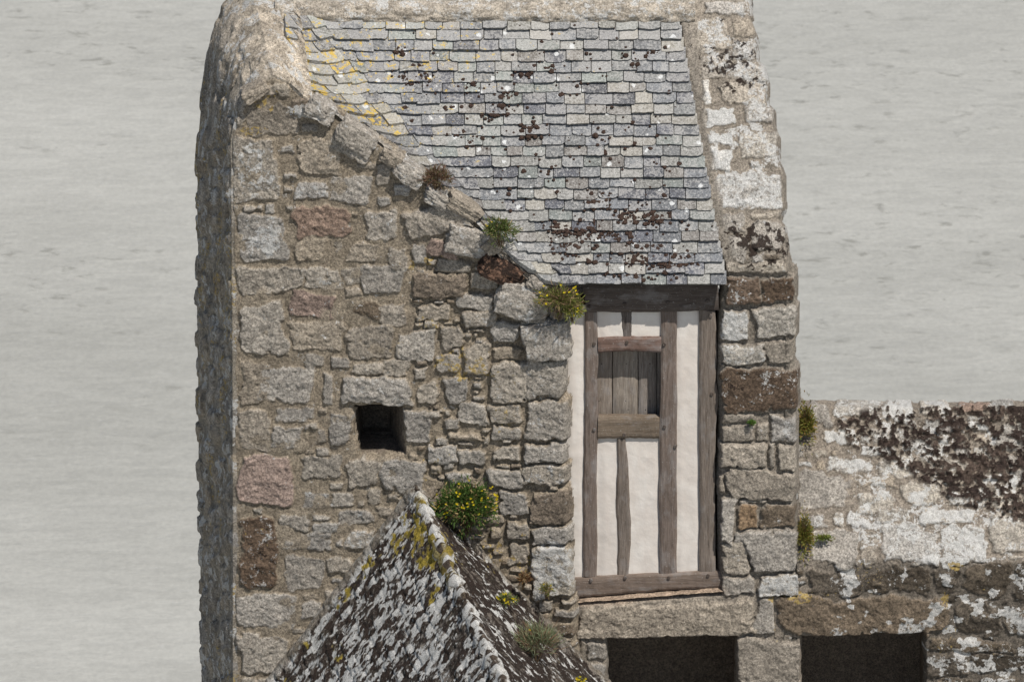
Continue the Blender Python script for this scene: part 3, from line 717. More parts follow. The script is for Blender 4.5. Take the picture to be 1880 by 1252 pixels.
def pierouter():
    zb = pt(1200, 1400, .1)[2]; bend = pt(1390, BEND, .1); top = bend+rdir*(RIDGE_R+.15)
    segs = soften([(SLOPE_Y0, zb), (SLOPE_Y0, bend[2]), (top[1], top[2]), (top[1]+1.2, top[2]-1.2)], .09)
    P = profile_surface(1036, 1480, segs, STEP); X, Y = proj(P)
    back = (P[..., 1] > top[1]-.02)
    OUT = PIER_L[:-1]+[(1322, 1092), (1052, 1110), (1052, 1440), (1470, 1440), (1470, 1172), (1426, 1170), (1424, 1095), (1466, 1092)]+PIER_R[::-1][1:]
    # on the far side continue straight back
    sdf = poly_sdf(X, Y, OUT); Xb = np.where(back, (X-1236)/(1374-1236), .5)
    sdf = np.where(back, (np.abs(Xb-.52)-.5)*138, sdf)
    wob = (fbm(X/16, Y/16, 61, 3)-.5)*5
    e = sdf+wob*.6
    # the joint with the rampart is a plain butt joint, no roll
    S = list(PS)
    def ins(x, y): return poly_sdf(np.array([x]), np.array([y]), OUT)[0] < -3
    hole = (1114, 1174, 1351, 1440, 'g'); strip = [(1236+i*3, 0+i*16, 1275+i*3.0, 16+i*16, 'g') for i in range(31)]
    S += fill_stones(S+[hole]+strip, (1052, 0, 1470, 1400), ((16, 44), (12, 34)), 3000, 'gtgln', 12, ins, 5)
    joint = .004+.024*sst(490, 540, Y)+0*X
    joint = np.where(Y > 1090, .01, joint)
    H, C, Lc = stone_layer(X, Y, S, np.array([.235, .205, .168]), 25, relief=.024, edge=7, joint=joint, rough=1.1, cr=(.12, .34))
    # mortar fillet against the slates
    lx = np.interp(Y, [p[1] for p in PIER_L[:7]], [p[0] for p in PIER_L[:7]])
    f = sst(34, 22, X-lx+(fbm(X/10, Y/25, 7, 2)-.5)*12)*sst(500, 470, Y)
    H = H*(1-f)+f*(.004+(fbm(X/14, Y/30, 71, 3)-.5)*.02)-f*.02*sst(24, 0, X-lx)
    C = C*(1-f[..., None])+f[..., None]*np.array([.215, .19, .158])*(.8+.4*fbm(X/18, Y/40, 72, 3))[..., None]
    Lc[..., 0] = Lc[..., 0]*(1-f)+f*.14
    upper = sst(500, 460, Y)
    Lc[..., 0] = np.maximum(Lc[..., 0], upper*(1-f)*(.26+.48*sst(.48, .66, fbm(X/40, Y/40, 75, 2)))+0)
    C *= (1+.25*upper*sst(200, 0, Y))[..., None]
    Lc[..., 2] = np.maximum(Lc[..., 2]*(1-upper*.8), (.30+.75*fbm(X/12, Y/12, 177, 3))*.9*blobs(X, Y, [(1340,115,75,60,.92),(1370,150,45,40,.9),(1400,455,80,55,1.1),(1350,450,55,50,.9),(1430,370,30,40,.7),(1320,60,50,50,.7),(1400,250,40,60,.55)], 14, 7))
    Lc[..., 2] = np.maximum(Lc[..., 2], .5*blobs(X, Y, [(1430,540,40,24,1),(1345,700,30,22,1),(1440,745,40,20,.6)], 30, 8))
    Lc[..., 1] = np.maximum(Lc[..., 1], blobs(X, Y, [(1440,1100,40,14,.8),(1430,1150,12,30,.8)], 20, 9))
    # pink mortar ledge at the top of the long lintel
    ty = np.interp(X, [1055, 1330], [1107, 1084])
    pk = sst(11, 3, np.abs(Y-ty))*sst(1345, 1310, X)*sst(1046, 1056, X)
    C = C*(1-pk[..., None]*.8)+np.array([.38, .285, .21])*.8*pk[..., None]
    oe = np.where((Y > 1040) & (X > 1425), -20, e)
    H = H-.085*np.clip((oe+7)/9, 0, 2.2)**2
    ht = poly_sdf(X, Y, [(1114, 1172), (1352, 1167), (1351, 1440), (1116, 1440)])+(fbm(X/14, Y/14, 81, 2)-.5)*4
    H = H-.14*np.clip((5-ht)/8, 0, 1)**2
    mask = (e < 6) & (ht > -3) & ~((Y > 1040) & (sdf > 0) & (X > 1420))
    # lintel top: stop at the ledge line
    mask &= ~((X < 1316) & (Y < ty-5) & (Y > 900))
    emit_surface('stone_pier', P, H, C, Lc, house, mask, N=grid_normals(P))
pierouter()
def flank():
    V = []; Fc = []; bend = pt(1390, BEND, .1)
    xs = pt(1459, 700, .1)[0]; zb = 24.0
    lst = []
    for y in np.linspace(BEND+25, -20, 24):
        x = np.interp(y, [p[1] for p in PIER_R[::1]], [p[0] for p in PIER_R])-7
        lst.append(onplane(np.float64(x), np.float64(y), bend, rN)-rN*.09)
    lst = [np.array([xs, .16, bend[2]-.1])]+lst
    for p in lst:
        V.append(p); V.append(np.array([max(p[0], xs-.02) if p[1] < .2 else p[0], p[1], zb]))
    for i in range(len(lst)-1): Fc.append((2*i, 2*i+1, 2*i+3, 2*i+2))
    mesh_raw('flank_wall', np.array(V), Fc, STONE, {'Col': np.tile((.25, .22, .18), (len(V), 1)), 'Lic': np.tile((.35, .05, .1), (len(V), 1))}, True, house)
flank()
# ledge under the timber wall
def build_ledge():
    a = pt(1050, 1106, .10); b = pt(1330, 1084, .10); n = 60; m = 14
    s = np.linspace(0, 1, n); t = np.linspace(0, 1, m)
    P = (a[None]*(1-s[:, None])+b[None]*s[:, None])[None]+np.array([0, .24, .0])[None, None]*t[:, None, None]
    P = P+np.zeros((m, n, 3)); X = P[..., 0]*200; Y = P[..., 1]*200
    C = np.zeros(P.shape)+np.array([.36, .275, .205]); C *= (.75+.5*fbm(X/14, Y/14, 3, 3))[..., None]
    emit_surface('mortar_ledge', P, (fbm(X/12, Y/12, 5, 3)-.5)*.02-.004, C, np.zeros(P.shape)+np.array([.1, .05, .05]), house, None, N=np.broadcast_to(np.array([0, 0, 1.0]), P.shape))
build_ledge()
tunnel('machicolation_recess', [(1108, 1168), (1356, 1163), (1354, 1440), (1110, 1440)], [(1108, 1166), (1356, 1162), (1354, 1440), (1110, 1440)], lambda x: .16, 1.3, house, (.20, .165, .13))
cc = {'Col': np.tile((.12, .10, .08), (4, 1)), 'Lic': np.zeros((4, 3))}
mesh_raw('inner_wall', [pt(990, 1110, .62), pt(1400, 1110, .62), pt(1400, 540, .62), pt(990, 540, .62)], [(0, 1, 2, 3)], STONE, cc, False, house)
# ---- timber framed wall
TY = .20
def beam(name, left, right, y_front, depth, col, parent, along='z', arch=0.0, wob=1.5, seed=1, pegs=(), label=None):
    """left/right: edge polylines in survey px. along z: lists of (x,y) downwards; along x: top and bottom edges"""
    rs = np.random.RandomState(seed); n = 60; m = 9
    A, tA = resample(left, n); B, tB = resample(right, n)
    off = np.arange(n)/n*9+seed*13
    if along == 'z':
        A[:, 0] += (fbm(off*1.3, off*0, seed, 3)-.5)*2*wob; B[:, 0] += (fbm(off*1.3, off*0+5, seed+1, 3)-.5)*2*wob
    else:
        A[:, 1] += (fbm(off*1.3, off*0, seed, 3)-.5)*2*wob; B[:, 1] += (fbm(off*1.3, off*0+5, seed+1, 3)-.5)*2*wob
    t = np.linspace(0, 1, m)
    G2 = A[:, None]*(1-t[None, :, None])+B[:, None]*t[None, :, None]
    Pf = W(G2[..., 0], G2[..., 1], y_front)
    # rounded arrises
    ed = np.minimum(t, 1-t); rnd = .012*np.exp(-ed*14)
    Pf[..., 1] += rnd[None]+ (fbm(G2[..., 0]/9, G2[..., 1]/20, seed+3, 3)-.5)*.008
    Pb = Pf.copy(); Pb[..., 1] = y_front+depth
    V = np.concatenate([Pf.reshape(-1, 3), Pb.reshape(-1, 3)]); N0 = n*m
    fc = gridfaces(n, m).tolist()
    ring = [i*m for i in range(n)]+[(n-1)*m+j for j in range(1, m)]+[i*m+m-1 for i in range(n-2, -1, -1)]+[j for j in range(m-2, 0, -1)]
    for k in range(len(ring)):
        a, b = ring[k], ring[(k+1) % len(ring)]; fc.append((a, b, b+N0, a+N0))
    x = V[:, 0]+seed*.7; z = V[:, 2]; y = V[:, 1]
    gr = np.stack([x, y, z], 1) if along == 'z' else np.stack([z+seed*.7, y, x], 1)
    cc = np.tile(np.array(col), (len(V), 1))*(.8+.4*fbm(x*3, z*3, seed, 2))[:, None]
    o = mesh_raw(name, V, np.array(fc), WOOD, {'Col': cc, 'Grain': gr}, False, parent)
    if label: o['label'] = label
    for (a, b) in pegs:
        c = pt(a, b, y_front-.012); r = .019; Vp = []; Fp = []
        for k in range(10):
            th = k*math.tau/10; Vp.append(c+np.array([math.cos(th)*r, .03, math.sin(th)*r])); 
        for k in range(10):
            th = k*math.tau/10; Vp.append(c+np.array([math.cos(th)*r*.8, 0, math.sin(th)*r*.8]))
        for k in range(10): Fp.append((k, (k+1) % 10, 10+(k+1) % 10, 10+k))
        Fp.append(tuple(range(10, 20)))
        mesh_raw('wooden_peg', np.array(Vp), Fp, WOOD, {'Col': np.tile((.075, .06, .05), (20, 1)), 'Grain': np.array(Vp)}, False, o)
    return o
fr = bpy.data.objects.new('timber_frame', None)
wd = (.150, .120, .100); wr = (.150, .100, .080); wg = (.155, .130, .108)
beam('top_beam', [(1070, 524), (1200, 524), (1318, 520)], [(1078, 574), (1200, 574), (1320, 571)], TY-.05, .2, (.085, .070, .060), house, 'x', seed=2, wob=1, pegs=[(1147, 559), (1226, 556), (1299, 553), (1082, 563)])
beam('timber_post', [(1073, 572), (1074, 640), (1075, 740), (1072, 850), (1071, 960), (1070, 1058)], [(1097, 574), (1098, 700), (1100, 760), (1096, 870), (1097, 980), (1096, 1060)], TY-.022, .30, wd, house, 'z', seed=3, wob=2.2, pegs=[(1091, 632), (1091, 789)])
beam('timber_post', [(1213, 570), (1214, 700), (1211, 800), (1210, 900), (1212, 1056)], [(1242, 572), (1243, 750), (1243, 900), (1243, 1056)], TY-.026, .30, wd, house, 'z', seed=4, wob=1.5, pegs=[(1220, 633), (1220, 784), (1240, 820)])
beam('timber_post', [(1283, 570), (1284, 760), (1284, 900), (1285, 955), (1283, 1052)], [(1313, 572), (1316, 640), (1314, 700), (1319, 730), (1314, 790), (1313, 900), (1314, 1052)], TY-.028, .22, wg, house, 'z', seed=5, wob=1.5, pegs=[(1305, 581), (1307, 724)])
beam('short_stud', [(1140, 573), (1141, 600), (1145, 621)], [(1161, 573), (1160, 600), (1160, 621)], TY-.014, .16, (.11, .095, .085), house, 'z', seed=6, wob=1.2)
beam('window_lintel', [(1098, 622), (1150, 619), (1214, 620)], [(1098, 649), (1120, 647), (1155, 645.5), (1190, 647), (1214, 648)], TY-.030, .27, wr, house, 'x', seed=7, wob=1, pegs=[(1151, 629)])
beam('window_sill', [(1098, 767), (1150, 767), (1211, 768)], [(1097, 806), (1150, 805), (1210, 806)], TY-.034, .085, (.145, .115, .085), house, 'x', seed=8, wob=1, pegs=[(1146, 799)])
beam('curved_stud', [(1133, 806), (1133, 870), (1131, 920), (1134, 1000), (1134, 1060)], [(1148, 806), (1153, 850), (1155, 900), (1158, 960), (1158, 1000), (1154, 1060)], TY-.016, .16, wg, house, 'z', seed=9, wob=1.5)
beam('ground_sill', [(1054, 1063), (1150, 1057), (1240, 1053), (1326, 1049)], [(1054, 1098), (1150, 1090), (1240, 1083), (1326, 1079)], TY-.040, .24, (.15, .118, .095), house, 'x', seed=10, wob=1.2, pegs=[(1085, 1066), (1148, 1061), (1228, 1061), (1300, 1057)])
def build_plaster():
    xs = np.arange(1028, 1312, 2.0); ys = np.arange(560, 1074, 2.0)
    X, Y = np.meshgrid(xs, ys); P = W(X, Y, TY+.004)
    # softly pillowed panels between the timbers
    lines = [1087, 1227, 1300, 1042-16]
    d = np.min([np.abs(X-l) for l in lines], 0); H = .010*sst(8, 26, d)+(fbm(X/50, Y/70, 3, 3)-.5)*.016+(fbm(X/12, Y/12, 4, 2)-.5)*.003
    P[..., 1] -= H-.006
    mask = ~((X > 1097) & (X < 1216) & (Y > 634) & (Y < 786))
    fc = gridfaces(*X.shape, mask)
    V, fc, _ = compact(P.reshape(-1, 3), fc, {})
    mesh_raw('plaster_infill', V, np.ascontiguousarray(fc), PLASTER, None, True, house)
build_plaster()
def build_shutter():
    sh = None
    edges = [1084, 1124.5, 1171.5, 1206, 1236]
    root = None
    for i in range(4):
        a, b = edges[i]+.7, edges[i+1]-.7
        c = [(.21, .18, .15), (.235, .205, .17), (.21, .185, .16), (.17, .15, .13)][i]
        o = beam('shutter_plank', [(a, 612), (a, 690), (a, 790)], [(b, 612), (b, 690), (b, 790)], TY+.15-.003*(i % 2), .03, c, house, 'z', seed=20+i, wob=.3)
        # small nail heads
        for yy in (640, 668, 736, 752):
            q = pt((a+b)/2+random.uniform(-6, 6), yy, TY+.146); r = .005
            Vp = [q+np.array([math.cos(k*math.tau/6)*r, 0, math.sin(k*math.tau/6)*r]) for k in range(6)]
            Vp += [v+np.array([0, .008, 0]) for v in Vp]
            Fp = [tuple(range(6))]+[(k, (k+1) % 6, 6+(k+1) % 6, 6+k) for k in range(6)]
            mesh_raw('nail_head', np.array(Vp), Fp, WOOD, {'Col': np.tile((.02, .015, .012), (12, 1)), 'Grain': np.array(Vp)}, False, o)
build_shutter()
# ================================================================== RAMPART WALL (right)
ramp_loc = (4.0, .4, 24.0)
rampart = thing('rampart_wall', ramp_loc, 'lower rampart wall with sloping mossy white lichened top right of the house', 'wall')
RSS = [(1474,738,1530,786,'l'),(1535,732,1616,765,'w'),(1622,730,1682,768,'x',0),(1694,730,1752,764,'x',0),(1765,736,1816,757,'p'),(1508,782,1573,820,'x',0),(1600,782,1660,812,'l'),(1666,800,1714,828,'x'),(1575,818,1642,836,'w'),
 (1520,842,1592,868,'w'),(1603,838,1683,872,'w'),(1775,774,1816,792,'w'),(1466,868,1560,936,'l'),(1575,900,1636,938,'w'),(1575,873,1640,895,'t'),(1646,877,1736,932,'x',0,1.4),(1742,897,1810,930,'x'),(1815,900,1862,938,'x'),
 (1470,945,1518,972,'l'),(1528,942,1553,972,'w'),(1560,940,1606,970,'w'),(1612,936,1682,962,'w'),(1694,935,1792,960,'x',0),(1822,940,1900,1016,'w'),(1474,976,1582,1035,'l'),(1585,976,1618,1030,'t'),(1622,964,1722,1030,'w'),(1726,964,1822,1036,'w'),
 (1820,730,1860,760,'w'),(1830,800,1890,830,'l'),(1780,820,1822,845,'w'),(1700,838,1770,868,'l'),(1840,860,1900,890,'l'),(1700,770,1760,795,'l'),
 (1486,1046,1592,1094,'k'),(1600,1040,1702,1086,'k'),(1710,1036,1768,1086,'k'),(1775,1036,1850,1092,'k'),(1856,1040,1930,1100,'k'),
 (1430,1092,1733,1168,'n',0,1.9),(1738,1106,1745,1152,'w'),(1750,1106,1845,1162,'k'),(1850,1108,1940,1160,'k'),(1702,1172,1862,1196,'k'),(1702,1202,1780,1240,'k'),(1786,1200,1862,1236,'k'),(1866,1168,1940,1250,'k'),(1702,1244,1800,1300,'k')]
def build_rampart():
    zb = pt(1600, 1400, .1)[2]; bend = pt(1600, 1030, .1); an = D2R(52)
    dirr = np.array([0, math.cos(an), math.sin(an)]); top = onplane(np.float64(1600), np.float64(748), bend, np.array([0, -math.sin(an), math.cos(an)]))
    segs = soften([(.1, zb), (.1, bend[2]), (top[1], top[2]), (top[1]+.22, top[2]-.02), (top[1]+.3, top[2]-.8)], .035)
    P = profile_surface(1418, 2100, segs, .009); X, Y = proj(P)
    arc = np.r_[0, np.cumsum(np.linalg.norm(np.diff(P[:, 0], axis=0), axis=1))]
    hid = (P[..., 1] > top[1]+.01)
    Yl = np.where(hid, Y-0, Y)
    def ins(x, y): return True
    hole = (1472, 1172, 1698, 1440, 'k'); lft = (1418, 700, 1460, 1090, 'k')
    S = list(RSS); S += [s for s in fill_stones(S+[hole], (1460, 725, 2060, 1400), ((22, 66), (14, 34)), 4000, 'lwtg', 31, ins, 4)]
    S2 = []
    for s in S:
        if s[1] > 1034 and s[4] in 'lwtg': s = s[:4]+('k',)+s[5:]
        S2.append(s)
    Lft = sst(1600, 1500, X)
    mort = np.array([.25, .215, .175])
    H, C, Lc = stone_layer(X, Yl, S2, mort, 45, relief=.022, edge=8, joint=.008+0*X, rough=1.3, warp=(11, 4.5), cr=(.3, .7))
    low = sst(1026, 1044, Y+(fbm(X/40, Y/40, 4, 2)-.5)*16)
    dk = low*sst(1470, 1560, X)
    C = C*(1-.45*dk*(H < .012))[..., None]
    C[low < .5] *= .92; H += (fbm(X/9, Y/9, 191, 3)-.5)*.012+(fbm(X/120, Y/900, 192, 2)-.5)*.05*sst(780, 735, Y)
    MP = [(1540, 772), (1640, 742), (1700, 752), (1900, 722), (2150, 722), (2150, 1010), (1830, 950), (1730, 905), (1690, 880), (1640, 850), (1590, 830), (1545, 800)]
    md = poly_sdf(X, Y, MP); mo = sst(25, -30, md)*(~hid)
    st = H > .022
    nn = fbm(X/26, Y/20, 91, 4, .6)
    nn2 = fbm(X/8, Y/7, 97, 4, .62); moss = sst(.49, .54, nn*.38+nn2*.62+.09*(mo-.6)+.04*sst(1560, 1800, X)-.030-.045*st*(H > .026))*sst(.1, .5, mo)*(1-low)
    Lc[..., 2] = np.maximum(Lc[..., 2]*.6, moss*.55)
    H = H+moss*(.012+.035*fbm(X/7, Y/7, 93, 2))
    C = C*(1-moss[..., None])+(np.array([.040, .028, .023])+np.array([.045, .034, .026])*sst(.5, .75, fbm(X/30, Y/22, 199, 3))[..., None])*moss[..., None]
    wh = sst(1420, 1620, X)*(1-low)*(1-moss)
    Lc[..., 0] = np.where(moss > .3, .0, np.maximum(Lc[..., 0], wh*(.20+.80*fbm(X/34, Y/26, 95, 2))))
    Lc[..., 0] = np.maximum(Lc[..., 0], low*.85*sst(.56, .66, fbm(X/26, Y/18, 210, 4))*sst(1480, 1560, X))
    Lc[..., 1] = np.maximum(Lc[..., 1], blobs(X, Y, [(1470,1095,30,12,.8),(1590,1060,40,40,.45),(1755,1038,20,10,.9),(1740,1170,40,50,.4),(1735,1100,10,20,.8),(1500,1090,60,12,.5)], 20, 9))
    ht = poly_sdf(X, Y, [(1470, 1170), (1698, 1163), (1700, 1440), (1470, 1440)])+(fbm(X/14, Y/14, 81, 2)-.5)*4
    H = H-.14*np.clip((5-ht)/8, 0, 1)**2
    lin = np.where((Y > 1093) & (Y < 1171), 1425, 1467)
    # the lintel is wider than the jamb below and the wall above
    mask = (ht > -3) & (X > lin-4)
    emit_surface('wall_face', P, H, C, Lc, rampart, mask, N=grid_normals(P))
build_rampart()
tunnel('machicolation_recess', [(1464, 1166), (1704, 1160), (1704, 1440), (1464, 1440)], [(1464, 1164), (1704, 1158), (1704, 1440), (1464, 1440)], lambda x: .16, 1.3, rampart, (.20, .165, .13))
# ================================================================== SMALL GABLED STONE ROOF (bottom)
AP = pt(763, 893, gY(763)-.02)
endp = onplane(np.float64(932), np.float64(1262), AP+np.array([0, 0, -.28]), np.array([0, 0, 1.0]))
rv = endp-AP
lo = (AP[0]+.5, AP[1]-2.0, 26.0)
turret = thing('lichened_stone_roof', lo, 'steep gabled stone roof crusted with white lichen and dark moss against the gable wall', 'roof')
def slope(side, seed):
    foot = pt(488, 1260, gY(488)-.02) if side < 0 else pt(1118, 1262, .02)
    dv = foot-AP; ln = np.linalg.norm(dv); dv = dv/ln; ext = ln*1.35
    nu = int(ext/.011); lv = np.linalg.norm(rv)*1.12; nv_ = int(lv/.012)
    u = np.linspace(0, ext, nu); v = np.linspace(0, lv, nv_)
    P = AP[None, None]+dv[None, None]*u[None, :, None]+(rv/np.linalg.norm(rv))[None, None]*v[:, None, None]
    U = u[None]*200+0*v[:, None]; Vv = v[:, None]*200+0*u[None]
    P[..., 2] += -.05*np.sin(np.clip(Vv/ (lv*200), 0, 1)*np.pi)
    # stone slabs laid in courses parallel to the ridge
    S = []; rs = random.Random(seed); y = 14
    uu = 8
    while uu < ext*200:
        h_ = rs.uniform(20, 34); vv = rs.uniform(-20, 0)
        while vv < lv*200:
            w_ = rs.uniform(34, 80); S.append((uu, vv, uu+h_-1.5, vv+w_-2, rs.choice('kknkg'), rs.uniform(-.05, .05), rs.uniform(.5, 1.1))); vv += w_
        uu += h_
    H, C, Lc = stone_layer(U, Vv, S, np.array([.08, .065, .052]), seed, relief=.010, edge=8, joint=.002+0*U, rough=.55, warp=(8, 3.0))
    H += (fbm(U/40, Vv/20, seed+2, 4)-.5)*.040
    C = C*.42
    n = fbm(U/21+3*fbm(U/60, Vv/60, 3, 2), Vv/12, seed+4, 5, .66); n2 = fbm(U/60, Vv/60, seed+6, 2)
    ridge = sst(34, 6, U)
    wh = sst(.50, .545, n+.16*(n2-.5)+(.08*ridge)-(.008 if side < 0 else .10))
    Lc[..., 0] = wh*.80+.30*(1-wh); Lc[..., 2] = (1-wh)*(.56+.4*n2)+.14*wh
    C = C*(1-wh[..., None])+np.array([.42, .415, .395])*wh[..., None]
    C += (sst(.42, .50, fbm(U/15, Vv/8, seed+14, 4, .65))*(1-wh))[..., None]*np.array([.085, .075, .068])
    H += wh*.003+(1-wh)*(.010*fbm(U/5, Vv/5, seed+8, 2))
    ye = blobs(U, Vv, [(30,160,40,90,1),(70,70,50,60,.7),(180,40,50,20,.9),(270,36,30,18,.7),(400,30,30,16,.7),(60,300,26,60,.5),(330,140,20,30,.5),(500,60,40,40,.7)], 25, 3)*(1 if side < 0 else .35)
    yy = sst(.52, .62, fbm(U/12, Vv/12, seed+9, 3)*.7+ye*.26)*sst(.1, .4, ye)
    C = C*(1-yy[..., None])+np.array([.27, .205, .035])*yy[..., None]*(.7+.6*n)[..., None]; Lc[..., 0] *= (1-yy); Lc[..., 2] *= (1-yy*.9)
    # mortar flashing against the walls
    fl = sst(26, 10, Vv+(fbm(U/20, Vv/20, 5, 2)-.5)*22)
    C = C*(1-fl[..., None]*.7)+np.array([.20, .175, .14])*fl[..., None]*.7; Lc *= (1-.6*fl)[..., None]; H += fl*.03
    N = grid_normals(P); N = np.where((N[..., 2] < 0)[..., None], -N, N)
    emit_surface('roof_slope', P, H, C, Lc, turret, None, N=N)
    return dv
dL = slope(-1, 101); dR = slope(1, 133)
def build_ridge_stones():
    """the ridge course: overlapping humped stones, each lipped over the next"""
    L = np.linalg.norm(rv)*1.12; rd = rv/np.linalg.norm(rv); n = int(L/.009); m = 56
    v = np.linspace(0, L, n); a = np.linspace(-1, 1, m)
    P = np.zeros((n, m, 3)); side = np.where(a < 0, 0, 1)
    wd_ = .15
    for j, aa in enumerate(a):
        dv = dL if aa < 0 else dR
        P[:, j] = AP+rd[None]*v[:, None]+dv[None]*(abs(aa)*wd_)
    P[..., 2] += -.05*np.sin(np.clip(v/L, 0, 1)*np.pi)[:, None]
    N = np.zeros(P.shape)
    up = np.array([0, 0, 1.0]); nl = np.cross(dL, rd); nl = nl if nl[2] > 0 else -nl; nr = np.cross(rd, dR); nr = nr if nr[2] > 0 else -nr
    f = sst(-.5, .5, a)[:, None]; N[:] = (nl*(1-f)+nr*f)[None]; N /= np.linalg.norm(N, axis=-1, keepdims=True)
    per = .235; ph = (v/per+.35*np.sin(v*2.1)) % 1.0
    U = a[None]*wd_*200+0*v[:, None]; Vv = v[:, None]*200+0*a[None]
    hump = (.006+.040*(ph**1.5)*(.25+1.3*vn(v/.31, v*0, 5)))[:, None]*(1-np.abs(a)**2.2)[None]
    H = hump+.016*(1-np.abs(a)**1.6)[None]-.03*(np.abs(a)**6)[None]+(fbm(U/12, Vv/12, 6, 4)-.5)*.026
    nn = fbm(U/12, Vv/14, 33, 4, .6)+.05*(ph[:, None]-.5)
    wh = sst(.42, .50, nn); C = np.array([.46, .45, .42])*wh[..., None]+np.array([.075, .058, .045])*(1-wh[..., None])
    yy = sst(.52, .60, fbm(U/14, Vv/30, 39, 3))*sst(420, 140, Vv)*sst(20, 80, Vv)
    C = C*(1-yy[..., None])+np.array([.27, .205, .035])*yy[..., None]
    Lc = np.zeros(P.shape); Lc[..., 0] = wh*.85*(1-yy); Lc[..., 2] = (1-wh)*.6*(1-yy)
    emit_surface('ridge_course', P, H, C, Lc, turret, None, N=N)
build_ridge_stones()
# ================================================================== MOSS ON THE SLATES
def build_moss():
    rs = random.Random(12); cl = [(930,190,26,22,16),(975,238,24,14,14),(905,212,20,10,7),(735,95,10,8,5),(745,150,14,8,6),(778,140,12,14,5),(860,160,16,10,5),(960,130,30,18,8),(1010,125,12,6,3),(1060,155,60,20,5),
      (1190,100,30,10,4),(1170,125,10,6,3),(860,250,20,10,4),(1105,372,22,12,16),(1060,425,40,14,16),(1110,430,30,10,12),(1180,400,30,20,14),(1150,395,20,14,8),(1205,405,12,8,8),(1025,420,18,10,8),(1040,460,18,12,12),
      (1190,480,40,16,18),(1230,490,18,14,12),(1130,505,20,8,7),(1180,515,20,5,5),(1260,480,20,12,5),(1150,450,60,20,7),(1080,460,20,8,5),(820,200,60,60,10),(1100,250,110,80,14),(900,300,60,60,8),(1000,330,80,60,10),(1200,300,50,80,8),(750,130,60,50,8),(1080,90,90,40,8),(1150,440,110,50,26),(865,265,14,8,3)]
    ico = []
    V = []; Fc = []; seen = 0
    for cx, cy, sx, sy, n in cl:
        for k in range(int(n*3.4)):
            px = rs.gauss(cx, sx*.66); py = rs.gauss(cy, sy*.66)
            if py > 516 or px > 1320: continue
            p = onR(px, py); R = rs.uniform(.005, .016)*rs.choice([1, 1, 1.8]); base = len(V); ns, nr = 10, 4
            V.append(p+rN*(.034+R*.55))
            for i in range(1, nr+1):
                ph = i/nr*1.5
                for j in range(ns):
                    th = j*math.tau/ns; rr_ = R*math.sin(ph)*(1+rs.uniform(-.28, .28)); hh = R*.55*math.cos(ph)*(1+rs.uniform(-.2, .2))
                    V.append(p+rN*(.034+hh-(.02 if i == nr else 0))+np.array([1, 0, 0])*rr_*math.cos(th)+rdir*rr_*math.sin(th)*.9)
            for j in range(ns): Fc.append((base, base+1+j, base+1+(j+1) % ns))
            for i in range(nr-1):
                for j in range(ns):
                    a = base+1+i*ns+j; b = base+1+i*ns+(j+1) % ns; Fc.append((a, a+ns, b+ns, b))
    o = mesh_raw('roof_moss', np.array(V), Fc, MOSS, None, True, None, tuple(onR(1100, 400)))
    tag(o, 'dark brown moss cushions scattered over the grey slates of the roof', 'moss', kind='stuff')
build_moss()
